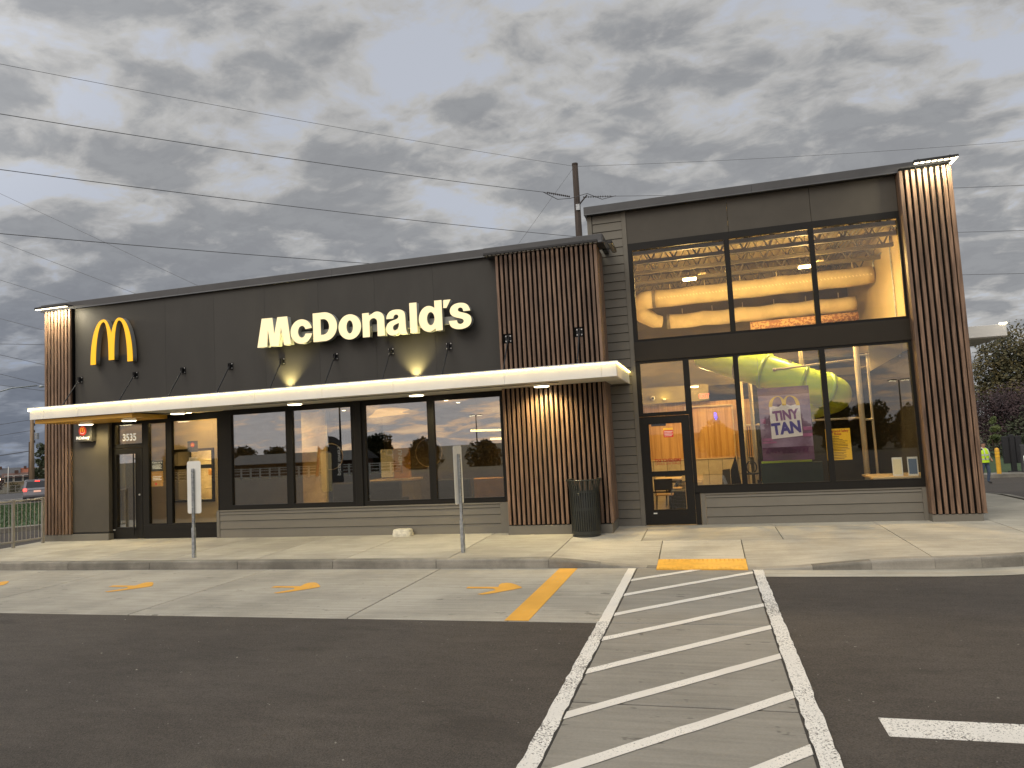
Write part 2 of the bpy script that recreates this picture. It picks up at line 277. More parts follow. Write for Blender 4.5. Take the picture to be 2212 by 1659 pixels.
# ------------------------------------------------------------------ mesh helpers
WL = {}
def tag(o, label=None, cat=None, group=None, kind=None):
    if label: o['label'] = label
    if cat: o['category'] = cat
    if group: o['group'] = group
    if kind: o['kind'] = kind
    return o
def adopt(o, parent, local=False):
    if parent is not None:
        o.parent = parent
        if not local: o.matrix_parent_inverse = Matrix.Translation(-WL.get(parent, Vector()))
    return o
def thing(name, label, cat, loc=(0, 0, 0), rz=0, group=None):
    o = bpy.data.objects.new(name, None); COL.objects.link(o); o.location = loc; o.rotation_euler = (0, 0, rz); o.empty_display_size = .2
    WL[o] = Vector(loc); return tag(o, label, cat, group)
class MB:
    def __init__(s): s.v = []; s.f = []; s.m = []
    def add(s, vs, fs, mi=0):
        n = len(s.v); s.v += [tuple(x) for x in vs]; s.f += [tuple(i + n for i in f) for f in fs]; s.m += [mi] * len(fs); return s
    def box(s, x0, x1, y0, y1, z0, z1, mi=0):
        return s.add([(x0, y0, z0), (x1, y0, z0), (x1, y1, z0), (x0, y1, z0), (x0, y0, z1), (x1, y0, z1), (x1, y1, z1), (x0, y1, z1)],
                     [(0, 3, 2, 1), (4, 5, 6, 7), (0, 1, 5, 4), (1, 2, 6, 5), (2, 3, 7, 6), (3, 0, 4, 7)], mi)
    def cbox(s, x0, x1, y0, y1, z0, z1, c=.004, mi=0):      # box with all edges chamfered
        X = (x0, x0 + c, x1 - c, x1); Yv = (y0, y0 + c, y1 - c, y1); Zv = (z0, z0 + c, z1 - c, z1)
        bm = bmesh.new(); bmesh.ops.create_cube(bm, size=1)
        for v in bm.verts: v.co = Vector((x0 if v.co.x < 0 else x1, y0 if v.co.y < 0 else y1, z0 if v.co.z < 0 else z1))
        bmesh.ops.bevel(bm, geom=list(bm.edges), offset=c, segments=1, affect='EDGES')
        bm.verts.index_update()
        s.add([v.co[:] for v in bm.verts], [[v.index for v in f.verts] for f in bm.faces], mi); bm.free(); return s
    def prism(s, poly, lo, hi, axis='Y', mi=0):             # poly of 2-D points extruded along axis
        n = len(poly)
        def P(a, b, t): return (a, t, b) if axis == 'Y' else ((a, b, t) if axis == 'Z' else (t, a, b))
        vs = [P(a, b, lo) for a, b in poly] + [P(a, b, hi) for a, b in poly]
        return s.add(vs, [tuple(range(n)), tuple(range(2 * n - 1, n - 1, -1))] + [(i, i + n, (i + 1) % n + n, (i + 1) % n) for i in range(n)], mi)
    def cyl(s, p0, p1, r0, r1=None, n=12, mi=0, caps=True):
        p0, p1 = Vector(p0), Vector(p1); r1 = r0 if r1 is None else r1
        d = (p1 - p0).normalized(); a = d.orthogonal().normalized(); b = d.cross(a)
        vs = []
        for p, r in ((p0, r0), (p1, r1)):
            for i in range(n):
                t = 2 * math.pi * i / n; vs.append(p + a * (r * math.cos(t)) + b * (r * math.sin(t)))
        fs = [(i, (i + 1) % n, n + (i + 1) % n, n + i) for i in range(n)]
        if caps: fs += [tuple(range(n - 1, -1, -1)), tuple(range(n, 2 * n))]
        return s.add(vs, fs, mi)
    def tube(s, pts, r, n=8, mi=0, caps=True):
        pts = [Vector(p) for p in pts]; k = len(pts); rs = r if isinstance(r, (list, tuple)) else [r] * k
        vs = []; a = None
        for i, p in enumerate(pts):
            d = (pts[min(i + 1, k - 1)] - pts[max(i - 1, 0)]).normalized()
            if a is None: a = d.orthogonal().normalized()
            else: a = (a - d * a.dot(d)).normalized()
            b = d.cross(a)
            for j in range(n):
                t = 2 * math.pi * j / n; vs.append(p + (a * math.cos(t) + b * math.sin(t)) * rs[i])
        fs = [(i * n + j, i * n + (j + 1) % n, (i + 1) * n + (j + 1) % n, (i + 1) * n + j) for i in range(k - 1) for j in range(n)]
        if caps: fs += [tuple(range(n - 1, -1, -1)), tuple(range((k - 1) * n, k * n))]
        return s.add(vs, fs, mi)
    def lathe(s, prof, c=(0, 0, 0), n=24, mi=0):
        vs = []; k = len(prof)
        for r, z in prof:
            for j in range(n):
                t = 2 * math.pi * j / n; vs.append((c[0] + r * math.cos(t), c[1] + r * math.sin(t), c[2] + z))
        fs = [(i * n + j, i * n + (j + 1) % n, (i + 1) * n + (j + 1) % n, (i + 1) * n + j) for i in range(k - 1) for j in range(n)]
        return s.add(vs, fs, mi)
    def mesh(s, name, mats):
        me = bpy.data.meshes.new(name); me.from_pydata(s.v, [], s.f)
        for m in (mats if isinstance(mats, (list, tuple)) else [mats]): me.materials.append(M[m] if isinstance(m, str) else m)
        if any(s.m): me.polygons.foreach_set('material_index', s.m)
        me.update(); return me
    def build(s, name, mats, parent=None, smooth=False, local=False, loc=None, kind=None):
        me = s.mesh(name, mats)
        if smooth: me.polygons.foreach_set('use_smooth', [True] * len(me.polygons))
        o = bpy.data.objects.new(name, me); COL.objects.link(o)
        if loc is not None: o.location = loc; WL[o] = Vector(loc)
        else: WL[o] = Vector()
        adopt(o, parent, local)
        if kind: o['kind'] = kind
        return o
def inst(name, me, loc, parent, local=False, rz=0):
    o = bpy.data.objects.new(name, me); COL.objects.link(o); o.location = loc; o.rotation_euler = (0, 0, rz); WL[o] = Vector(loc)
    return adopt(o, parent, local)
def box(name, m, parent, *b, c=0, kind=None):
    mb = MB()
    if c: mb.cbox(*b, c)
    else: mb.box(*b)
    return mb.build(name, m, parent, kind=kind)
def outline_mesh(name, contours, depth, m, y_front, parent=None, local=False, flip=False):
    """closed 2-D contours (x,z) filled with holes and extruded from y_front back by depth"""
    cu_ = bpy.data.curves.new(name, 'CURVE'); cu_.dimensions = '2D'; cu_.fill_mode = 'BOTH'; cu_.extrude = depth / 2
    for ct in contours:
        sp = cu_.splines.new('POLY'); sp.points.add(len(ct) - 1); sp.use_cyclic_u = True
        for p, (x, z) in zip(sp.points, ct): p.co = (x, z, 0, 1)
    o = bpy.data.objects.new('tmp', cu_); me = bpy.data.meshes.new_from_object(o)
    bpy.data.objects.remove(o); bpy.data.curves.remove(cu_)
    for v in me.vertices: v.co = (v.co.x, y_front + depth / 2 - v.co.z, v.co.y)
    me.name = name; me.materials.clear(); me.materials.append(M[m]); me.update()
    ob = bpy.data.objects.new(name, me); COL.objects.link(ob); WL[ob] = Vector(); return adopt(ob, parent, local)
def text(name, body, size, x, z, y, m, parent=None, bold=.0, depth=.002, align='CENTER', mirror=False, xs=1.0, rot=0.0, normal='-Y', local=False):
    tc = bpy.data.curves.new(name, 'FONT'); tc.body = body; tc.size = size; tc.align_x = align; tc.align_y = 'CENTER'; tc.offset = bold; tc.extrude = depth / 2; tc.resolution_u = 3
    o = bpy.data.objects.new('tmp', tc); me = bpy.data.meshes.new_from_object(o); bpy.data.objects.remove(o); bpy.data.curves.remove(tc)
    ca, sa = math.cos(rot), math.sin(rot)
    for v in me.vertices:
        a, b = v.co.x * xs * (-1 if mirror else 1), v.co.y
        a, b = a * ca - b * sa, a * sa + b * ca
        v.co = (x + a, y - v.co.z, z + b)
    me.name = name; me.materials.clear(); me.materials.append(M[m]); me.update()
    ob = bpy.data.objects.new(name, me); COL.objects.link(ob); WL[ob] = Vector(); return adopt(ob, parent, local)
def lamp(name, kind, loc, energy, color, parent=None, size=.2, size_y=None, aim=None, spot=None, blend=.5):
    l = bpy.data.lights.new(name, kind); l.energy = energy; l.color = color
    if kind == 'AREA':
        l.size = size
        if size_y: l.shape = 'RECTANGLE'; l.size_y = size_y
    elif kind == 'SPOT': l.spot_size = spot; l.spot_blend = blend; l.shadow_soft_size = size
    else: l.shadow_soft_size = size
    o = bpy.data.objects.new(name, l); COL.objects.link(o); o.location = loc
    if aim: o.rotation_euler = (-Vector(aim)).to_track_quat('Z', 'Y').to_euler()
    return adopt(o, parent)
def ell(cx, cz, rx, rz, a0=0, a1=360, n=40):
    k = n if a1 - a0 < 360 else n
    end = n + 1 if a1 - a0 != 360 else n
    return [(cx + rx * math.cos(R(a0 + (a1 - a0) * i / n)), cz + rz * math.sin(R(a0 + (a1 - a0) * i / n))) for i in range(end)]
def smooth_closed(pts, sharp=(), it=2):
    P = [(p, i in sharp) for i, p in enumerate(pts)]
    for _ in range(it):
        Q = []; n = len(P)
        for i in range(n):
            (a, sa), (b, sb) = P[i], P[(i + 1) % n]
            if sa: Q.append((a, True))
            else: Q.append(((a[0] * .75 + b[0] * .25, a[1] * .75 + b[1] * .25), False))
            if not sb: Q.append(((a[0] * .25 + b[0] * .75, a[1] * .25 + b[1] * .75), False))
        P = Q
    return [p for p, _ in P]

# ------------------------------------------------------------------ terrain, lot, street
VX, VY = -.7572, .6532                                   # street frame at the left: d along (VX,VY) from the camera, s across it
def lerp_tab(x, tab):
    if x <= tab[0][0]: return tab[0][1]
    for (a, p), (b, q) in zip(tab, tab[1:]):
        if x <= b: return p + (q - p) * (x - a) / (b - a)
    return tab[-1][1]
def ss(x, a, b):
    t = max(0, min(1, (x - a) / (b - a))); return t * t * (3 - 2 * t)
def g(x, y):
    d = x * VX + (y + 13.597) * VY
    left = lerp_tab(d, [(27, 0), (50, -.25), (68, -.9), (104, -1.15), (165, -1.8), (240, -2.3), (900, -2.8)])
    right = -.058 * max(0, min(y, 21.5) - 5) * ss(x, 3, 8)
    back = lerp_tab(-y, [(20, 0), (58, -1.0), (130, -2.8), (600, -4)])
    return -.2 + min(left, 0) + right + back
def street(d, s, z=None, dz=0):
    x, y = VX * d + VY * s, -13.597 + VY * d - VX * s
    return Vector((x, y, g(x, y) + dz if z is None else z))
def sheet(name, xs, ys, fz, m, kind='structure', fxy=None):
    vs = []; fs = []
    for y in ys:
        for x in xs:
            X, Yy = (x, y) if fxy is None else fxy(x, y)
            vs.append((X, Yy, fz(X, Yy)))
    n = len(xs)
    for j in range(len(ys) - 1):
        for i in range(n - 1): fs.append((j * n + i, j * n + i + 1, (j + 1) * n + i + 1, (j + 1) * n + i))
    o = MB().add(vs, fs).build(name, m)
    if kind: o['kind'] = kind
    return o
def rng(a, b, n): return [a + (b - a) * i / n for i in range(n + 1)]
far = [-1500, -700, -350] + rng(-180, 180, 36) + [350, 700, 1500]
sheet('ground', far, far, lambda x, y: g(x, y) - .35, 'dry')
sheet('parking_lot', rng(-60, 70, 65), rng(-58, 62, 60), lambda x, y: g(x, y) + .004, 'asphalt')
fxy = lambda d, s: tuple(street(d, s)[:2])
lawn = sheet('lawn', rng(27.6, 49.4, 12), rng(-14, 10, 8), lambda x, y: g(x, y) + .11, 'grass', fxy=fxy)
sheet('street', rng(50, 101, 26), rng(-60, 60, 30), lambda x, y: g(x, y) + .035, 'street', fxy=fxy)
sheet('roadside_verge', rng(101.3, 320, 30), rng(-160, 120, 20), lambda x, y: g(x, y) + .06, 'dry', fxy=fxy)
for nm, d0, d1, h in (('lawn_kerb', 27.0, 27.6, .14), ('lawn_kerb', 49.4, 50.0, .15)):
    mb = MB()
    for i in range(12):
        a, b = -14 + 2 * i, -14 + 2 * i + 1.97
        q = [street(d0, a), street(d1, a), street(d1, b), street(d0, b)]
        mb.add([(p.x, p.y, p.z - .2) for p in q] + [(p.x, p.y, p.z + h) for p in q], [(4, 5, 6, 7), (0, 1, 5, 4), (1, 2, 6, 5), (2, 3, 7, 6), (3, 0, 4, 7)])
    mb.build(nm, 'curb', kind='structure')
mb = MB()
for d0, s0, s1 in ((56, -40, 40), (78, -40, 40)):
    for i in range(20):
        a = s0 + (s1 - s0) * i / 20; b = a + (s1 - s0) / 20
        q = [street(d0, a, dz=.041), street(d0 + .35, a, dz=.041), street(d0 + .35, b, dz=.041), street(d0, b, dz=.041)]
        mb.add(q, [(0, 1, 2, 3)])
mb.build('street_marking', 'white_paint', kind='structure')
mb = MB()                                                  # blades on the visible lawn
for i in range(7000):
    p = street(random.uniform(27.8, 49), random.uniform(-4.5, 1.5), dz=.10); a = random.uniform(0, 6.28); h = random.uniform(.05, .11); w = .02
    dx, dy = math.cos(a) * w, math.sin(a) * w; lx, ly = random.uniform(-.04, .04), random.uniform(-.04, .04)
    mb.add([(p.x - dx, p.y - dy, p.z), (p.x + dx, p.y + dy, p.z), (p.x + lx, p.y + ly, p.z + h)], [(0, 1, 2)])
tag(mb.build('lawn_grass', 'grass'), 'short green lawn grass on the strip beyond the railing', 'grass', kind='stuff')
# rear verge past the drive-through lane on the right
sheet('rear_verge', rng(6, 62, 14), rng(25.4, 62, 10), lambda x, y: g(x, y) + .14, 'gr_slope')
mb = MB()
for i in range(22):
    x0, x1 = 5 + 2.4 * i, 5 + 2.4 * i + 2.38
    z0, z1 = g(x0, 25), g(x1, 25)
    mb.add([(x0, 24.2, z0 - .2), (x1, 24.2, z1 - .2), (x1, 25.4, z1 - .2), (x0, 25.4, z0 - .2), (x0, 24.2, z0 + .17), (x1, 24.2, z1 + .17), (x1, 25.4, z1 + .17), (x0, 25.4, z0 + .17)],
           [(4, 5, 6, 7), (0, 1, 5, 4), (1, 2, 6, 5), (3, 0, 4, 7)])
mb.build('rear_kerb', 'curb', kind='structure')

# ------------------------------------------------------------------ concrete lane, crosswalk slabs, paint
LZ = -.186
def slab(me_parent, m, x0, x1, y0, y1, top, t=.12, c=.006, name='slab'):
    return MB().cbox(x0, x1, y0, y1, top - t, top, c).build(name, m, me_parent)
lane = box('drive_lane', 'joint', None, -20.4, .50, -5.83, -2.76, -.34, LZ - .03, kind='structure')
lx = [-20.4, -17.1, -13.9, -10.7, -7.5, -4.3, -1.14, .50]
for a, b in zip(lx, lx[1:]): slab(lane, 'lane' if b < 0 else 'walk', a + .009, b - .009, -5.85, -2.755, LZ)
cwalk = box('crosswalk', 'joint', None, -1.14, .50, -16.8, -5.86, -.34, LZ - .03, kind='structure')
cy = [-16.9, -14.7, -12.5, -10.35, -8.14, -5.865]
for a, b in zip(cy, cy[1:]): slab(cwalk, 'walk', -1.135, .495, a + .014, b - .014, LZ)
def strip(name, m, parent, q, dz=.0):
    mb = MB(); z = LZ + .004 + dz
    mb.add([(x, y, z) for x, y in q] + [(x, y, z - .003) for x, y in q], [(0, 1, 2, 3), (0, 4, 5, 1), (1, 5, 6, 2), (2, 6, 7, 3), (3, 7, 4, 0)])
    return mb.build(name, m, parent)
def wobble_line(name, m, parent, x0, x1, y0, y1, n=60, amp=.007):
    mb = MB(); z = LZ + .0045; vs = []
    for i in range(n + 1):
        y = y0 + (y1 - y0) * i / n
        vs += [(x0 + random.uniform(-amp, amp), y, z), (x1 + random.uniform(-amp, amp), y, z)]
    mb.add(vs, [(2 * i, 2 * i + 1, 2 * i + 3, 2 * i + 2) for i in range(n)]); return mb.build(name, m, parent)
wobble_line('edge_line', 'white_paint_c', cwalk, -1.268, -1.150, -5.84, -2.80, 30, .004)
wobble_line('edge_line', 'white_paint', cwalk, -1.275, -1.148, -16.8, -5.84, 110)
wobble_line('edge_line', 'white_paint', cwalk, .508, .640, -16.8, -2.95, 130)
mb = MB(); mb.box(-1.148, -1.132, -16.8, -5.87, LZ - .02, LZ + .0015); mb.build('joint_seal', 'joint', cwalk)
mb = MB(); mb.box(.492, .508, -16.8, -5.87, LZ - .02, LZ + .0015); mb.build('joint_seal', 'joint', cwalk)
for i in range(-1, 13):
    yr, yl = -3.14 - .935 * i, -4.56 - .965 * i
    a, b = (-1.135, yl), (.495, yr)
    if i == -1: a, b = (-1.135, -3.66), (-.13, -2.82)
    if yl < -16.4: break
    n = 14; vs = []
    for k in range(n + 1):
        t = k / n; x = a[0] + (b[0] - a[0]) * t; y = a[1] + (b[1] - a[1]) * t; jw = random.uniform(-.006, .006)
        vs += [(x, y - .073 + jw, LZ + .005), (x, y + .073 + jw, LZ + .005)]
    MB().add(vs, [(2 * k, 2 * k + 2, 2 * k + 3, 2 * k + 1) for k in range(n)]).build('stripe', 'white_paint_c' if i < 4 else 'white_paint_c', cwalk)
o = strip('stall_line', 'white_paint', None, [(1.0, -8.46), (6.3, -8.46), (6.3, -8.16), (1.0, -8.16)], -.006 + .0)
o.location.z = -.004; tag(o, 'broad white parking line on the asphalt right of the crosswalk', 'road marking')
o = strip('yellow_bar', 'yellow_paint', None, [(-2.335, -5.85), (-2.055, -5.85), (-2.045, -2.78), (-2.325, -2.78)])
tag(o, 'long yellow bar painted across the lane beside the crosswalk', 'road marking')
AR = [(-.80, .055), (-.36, .050), (-.40, .28), (-.30, .33), (-.20, .27), (0, .02), (-.02, -.03), (-.40, -.43), (-.52, -.40), (-.27, -.06), (-.80, -.045)]
AR = smooth_closed(AR, (0, 1, 8, 10), 1)
lab = ['yellow arrow touching the photo left edge on the concrete lane', 'yellow arrow in front of the wider grey signpost', 'yellow arrow midway between the two signposts', 'yellow arrow nearest the long yellow bar']
for k, (x, y) in enumerate(((-11.80, -4.10), (-8.68, -4.16), (-5.66, -4.17), (-2.56, -4.17))):
    mb = MB(); n = len(AR)
    mb.add([(x + a, y + b, LZ + .0045) for a, b in AR], [tuple(range(n - 1, -1, -1))])
    tag(mb.build('painted_arrow', 'yellow_paint'), lab[k], 'road marking', 'yellow arrows along the concrete lane')

# ------------------------------------------------------------------ sidewalk with slabs, curb, ramp
def curb_y(x):
    return lerp_tab(x, [(-20, -2.755), (-2.2, -2.755), (-1.1, -2.78), (.55, -2.94), (2.8, -2.93), (3.4, -2.86), (3.92, -2.72), (4.6, -2.45), (5.3, -2.0), (5.9, -1.4), (6.35, -.6), (6.6, .2)])
def ramp(x, y):
    a = ss(x, -2.75, -.95) * (1 - ss(x, .5, 2.75))
    return a * .132 * max(0, min(1, (-1.2 - y) / 1.5))
def swz(x, y):
    base = -.004 - .013 * max(0, -y)
    if y > 1: base = -.004 + (g(x, y) + .2)
    return base - ramp(x, y)
side = thing('sidewalk', None, None); side['kind'] = 'structure'
def slab_fn(x0, x1, fy0, fy1, nx=8, ny=8, m='sidewalk', name='slab'):
    gp = .0075; vs = []; fs = []
    xs = rng(x0 + gp, x1 - gp, nx)
    for x in xs:
        ya, yb = fy0(x) + gp, fy1(x) - gp
        for y in rng(ya, yb, ny): vs.append((x, y, swz(x, y)))
    k = ny + 1
    for i in range(nx):
        for j in range(ny): fs.append((i * k + j, (i + 1) * k + j, (i + 1) * k + j + 1, i * k + j + 1))
    n = len(vs); ring = [j for j in range(k)] + [i * k + ny for i in range(1, nx + 1)] + [nx * k + j for j in range(ny - 1, -1, -1)] + [i * k for i in range(nx - 1, 0, -1)]
    low = []
    for q in ring: low.append(len(vs)); vs.append((vs[q][0], vs[q][1], vs[q][2] - .06))
    for i in range(len(ring)): j = (i + 1) % len(ring); fs.append((ring[i], ring[j], low[j], low[i]))
    return MB().add(vs, fs).build(name, m, side)
cw = lambda x: curb_y(x) + .15
K = lambda v: (lambda x: v)
sx = [-15.62, -13.45, -11.6, -9.75, -7.9, -6.1, -4.2, -2.5]
for a, b in zip(sx, sx[1:]): slab_fn(a, b, cw, K(.10), 6, 10)
slab_fn(-2.5, -.84, cw, K(-1.2), 8, 8); slab_fn(-.84, .44, K(-2.36), K(-1.2), 6, 8); slab_fn(.44, 2.83, cw, K(-1.2), 10, 8)
slab_fn(-.84, .44, cw, K(-2.95), 6, 2) if False else None
slab_fn(-2.5, -1.2, K(-1.2), K(.72), 4, 6); slab_fn(-1.2, 1.1, K(-1.2), K(.72), 6, 6); slab_fn(1.1, 2.83, K(-1.2), K(.72), 6, 6)
slab_fn(2.83, 4.65, cw, K(-1.48), 8, 6); slab_fn(2.83, 4.65, K(-1.48), K(.72), 6, 6)
slab_fn(4.65, 6.35, lambda x: cw(x) if x < 5.6 else cw(x) + .02, K(.72), 10, 8)
xr = lambda y: lerp_tab(y, [(.7, 6.5), (3, 6.62), (5, 6.65), (6.5, 6.5), (9, 6.4), (16, 6.4)])
for a, b in ((.72, 2.6), (2.6, 4.5), (4.5, 6.4), (6.4, 8.3), (8.3, 10.2)):
    slab_fn(4.62, 6.36, K(a), K(b), 4, 6)
# curb pieces following the front and right edge
path = [(x, curb_y(x)) for x in rng(-15.65, -2.5, 7)] + [(x, curb_y(x)) for x in (-1.7, -1.0, -.25, .55, 1.3, 2.05, 2.83, 3.4, 3.92, 4.6, 5.3, 5.9, 6.35, 6.55)] + [(6.62, 1.2), (6.62, 3.1), (6.60, 5.0), (6.5, 6.9), (6.42, 8.8), (6.4, 10.4)]
nrm = []
for i, p in enumerate(path):
    a, b = path[max(i - 1, 0)], path[min(i + 1, len(path) - 1)]; dx, dy = b[0] - a[0], b[1] - a[1]; l = math.hypot(dx, dy); nrm.append((-dy / l, dx / l))
for i in range(len(path) - 1):
    vs = []; sub = 6
    for k in range(sub + 1):
        t = k / sub
        if k == 0: t = .002
        if k == sub: t = .998
        px, py = path[i][0] + (path[i + 1][0] - path[i][0]) * t, path[i][1] + (path[i + 1][1] - path[i][1]) * t
        nx, ny = nrm[i][0] + (nrm[i + 1][0] - nrm[i][0]) * t, nrm[i][1] + (nrm[i + 1][1] - nrm[i][1]) * t
        top = swz(px + nx * .15, py + ny * .15); top0 = swz(px, py) if py < 1 else top; base = g(px, py) - .05
        top0 = max(top0, g(px, py) + .012)
        for o_, z_ in ((0, base), (.004, top0 - .03), (.010, top0 - .010), (.028, top0 - .001), (.152, top - .0005), (.152, top - .06)): vs.append((px + nx * o_, py + ny * o_, z_))
    fs = [(k * 6 + j, (k + 1) * 6 + j, (k + 1) * 6 + j + 1, k * 6 + j + 1) for k in range(sub) for j in range(5)]
    MB().add(vs, fs).build('curb', 'curb', side)
# gutter pan right of the crosswalk
gp_ = [(x, curb_y(x)) for x in (.64, 1.5, 2.4, 2.83, 3.4, 3.92, 4.6, 5.3, 5.9, 6.35, 6.6)] + [(6.66, 1.2), (6.66, 4), (6.6, 6.6), (6.45, 10)]
mb = MB(); vs = []
for i, (x, y) in enumerate(gp_):
    a, b = gp_[max(i - 1, 0)], gp_[min(i + 1, len(gp_) - 1)]; dx, dy = b[0] - a[0], b[1] - a[1]; l = math.hypot(dx, dy); w = .46
    vs += [(x + .02 * -dy / l, y + .02 * dx / l, g(x, y) + .010), (x + w * dy / l, y - w * dx / l, g(x, y) + .010)]
mb.add(vs, [(2 * i, 2 * i + 1, 2 * i + 3, 2 * i + 2) for i in range(len(gp_) - 1)]); mb.build('gutter_pan', 'sidewalk', side)
# bed under the slabs
mb = MB(); xs = rng(-15.6, 6.3, 30)
vs = []
for x in xs: vs += [(x, curb_y(x) + .1, swz(x, curb_y(x) + .1) - .05), (x, -1.2, swz(x, -1.2) - .05), (x, .7, -.06)]
mb.add(vs, [(3 * i + j, 3 * (i + 1) + j, 3 * (i + 1) + j + 1, 3 * i + j + 1) for i in range(30) for j in range(2)]); mb.build('joint_bed', 'joint', side)
# tactile warning plate
tp = thing('tactile_plate', 'yellow tactile warning plate at the foot of the kerb ramp', 'tactile paving', (-.26, -2.66, -.15))
vs = [(x, y, swz(x, y) + dz) for dz in (.008, -.05) for x, y in ((-.842, -2.93), (.442, -2.96), (.442, -2.355), (-.842, -2.355))]
MB().add(vs, [(0, 1, 2, 3), (0, 4, 5, 1), (1, 5, 6, 2), (2, 6, 7, 3), (3, 7, 4, 0)]).build('plate', 'tactile', tp)
mb = MB()
for i in range(20):
    for j in range(9):
        x, y = -.80 + i * .0625, -2.90 + j * .062; z = swz(x, y) + .008
        mb.cyl((x, y, z), (x, y, z + .009), .017, .010, 8)
mb.build('dome', 'tactile', tp, kind='stuff')

# ------------------------------------------------------------------ the restaurant building
B = thing('restaurant_building', 'dark panelled fast food restaurant with timber slat towers and a glazed playroom', 'building')
PY = .67                                                   # plane of the playroom front
box('foundation', 'siding', B, -15.50, 4.50, 1.0, 11.8, -.5, -.02)
# dark upper wall panels with open seams
seams = [-14.66, -12.02, -10.68, -9.345, -7.99, -6.63, -5.285, -3.84]
for a, b in zip(seams, seams[1:]): MB().cbox(a + .001, b - .001, 0, .03, 2.86, 5.60, .0012).build('wall_panel', 'panel', B)
box('wall_core', 'slatback', B, -15.44, -2.06, .034, .16, 2.90, 5.70)
box('end_wall', 'panel', B, -15.46, -15.30, .10, 11.8, 0, 5.70)
box('rear_wall', 'panel', B, -15.30, 4.44, 11.6, 11.8, 0, 5.70)
box('roof_deck', 'coping', B, -15.3, -2.06, .17, 11.6, 5.30, 5.40)
# delivery panel beside the entrance
MB().cbox(-14.80, -13.64, -.05, .06, .185, 2.84, .003).build('wall_panel', 'panel2', B)
MB().cbox(-15.52, -13.62, -.085, .10, -.03, .15, .004).build('base_trim', 'siding', B)
MB().box(-14.82, -13.62, -.055, .08, .152, .178).build('drip_flashing', 'black', B)
# copings
def coping(name, x0, x1, y, zb, zt, depth=.34):
    mb = MB(); mb.prism([(y, zb), (y - .012, zb - .012), (y - .02, zb - .006), (y - .006, zb + .02), (y - .006, zt - .01), (y + .01, zt), (y + depth, zt + .015), (y + depth, zb)], x0, x1, 'X')
    return mb.build(name, 'coping', B)
for a, b in ((-15.66, -11.6), (-11.596, -7.6), (-7.596, -4.05)): coping('coping', a, b, -.05, 5.60, 5.775)
coping('coping', -4.046, -1.66, -.315, 5.545, 5.705, .60)
mb = MB(); mb.box(-1.74, -1.64, -.305, PY - .02, 5.54, 5.70); mb.build('coping', 'coping', B)
for a, b in ((-2.10, 1.2), (1.204, 4.62)): coping('coping', a, b, PY - .12, 6.375, 6.55)
box('coping', 'coping', B, -2.11, -1.93, PY + .22, 11.8, 6.375, 6.555)
# timber slat screens
def slats(screen, n, x0, pitch, w, y0, y1, z0, z1, cut=()):
    me = MB().cbox(-w / 2, w / 2, 0, y1 - y0, 0, z1 - z0, .004).mesh('slat', 'slat'); parts = []
    for i in range(n):
        x = x0 + pitch * i + w / 2
        if i in cut:
            for a, b in ((z0, 3.74), (3.93, z1)):
                m2 = MB().cbox(-w / 2, w / 2, 0, y1 - y0, 0, b - a, .004).mesh('slat', 'slat'); inst('slat', m2, (x, y0, a), screen)
        else: inst('slat', me, (x, y0, z0), screen)
sl = MB().box(-15.47, -14.70, -.058, .03, .16, 5.60).build('slat_screen', 'slatback', B)
slats(sl, 8, -15.475, .1035, .062, -.118, -.060, .155, 5.575)
sm_ = MB().box(-3.82, -1.835, -.25, .032, .17, 5.58).box(-1.95, -1.835, .03, PY + .05, .17, 5.58).build('slat_screen', 'slatback', B)
slats(sm_, 21, -3.815, 0.0953, .052, -.30, -.252, .185, 5.535, (1, 2, 16, 17))
MB().cbox(-1.83, -1.772, -.302, -.19, .185, 5.52, .004).build('slat', 'slat', sm_)
me = MB().cbox(0, .048, -.028, .028, 0, 5.34, .004).mesh('slat', 'slat')
for i in range(8): inst('slat', me, (-1.833, -.125 + i * .0985, .185), sm_)
MB().cbox(-3.84, -1.80, -.285, .03, -.03, .165, .004).build('base_trim', 'siding', B)
MB().box(-1.90, -1.803, .032, PY, -.03, .163).build('base_trim', 'siding', B)
sr = MB().box(3.775, 4.585, .468, .80, .12, 6.42).build('slat_screen', 'slatback', B)
slats(sr, 8, 3.752, .1005, .058, .42, .466, .132, 6.36)
MB().cbox(4.535, 4.605, .42, .60, .132, 6.36, .004).build('slat', 'slat', sr)
MB().cbox(3.75, 3.80, .47, PY - .002, .132, 6.36, .004).build('slat', 'slat', sr)
MB().cbox(3.752, 4.545, .44, .80, -.03, .122, .004).build('base_trim', 'siding', B)
box('end_wall', 'panel2', B, 4.40, 4.56, .80, 11.8, -.4, 6.40)
# lap siding
def siding(x0, x1, y, z0, lines, ztop, name='siding_wall'):
    bk = MB().box(x0, x1, y + .012, y + .10, z0, ztop).build(name, 'slatback', B)
    zs = [z0] + lines + [ztop]
    for a, b in zip(zs, zs[1:]):
        MB().add([(x0, y - .016, a + .006), (x1, y - .016, a + .006), (x1, y - .002, b - .004), (x0, y - .002, b - .004), (x0, y + .011, a + .006), (x1, y + .011, a + .006), (x1, y + .011, b - .004), (x0, y + .011, b - .004)],
                 [(0, 1, 2, 3), (0, 4, 5, 1), (2, 6, 7, 3), (1, 5, 6, 2), (0, 3, 7, 4)]).build('siding_board', 'siding', bk)
    return bk
siding(-10.62, -4.06, 0, -.03, [.185, .365, .50], .57)
MB().cbox(-10.70, -10.624, -.022, .06, -.03, .60, .003).build('corner_board', 'siding', B)
MB().cbox(-4.055, -3.85, -.022, .06, -.03, .60, .003).build('corner_board', 'siding', B)
MB().cbox(-10.62, -4.06, -.022, .06, .572, .604, .003).build('sill_board', 'siding', B)
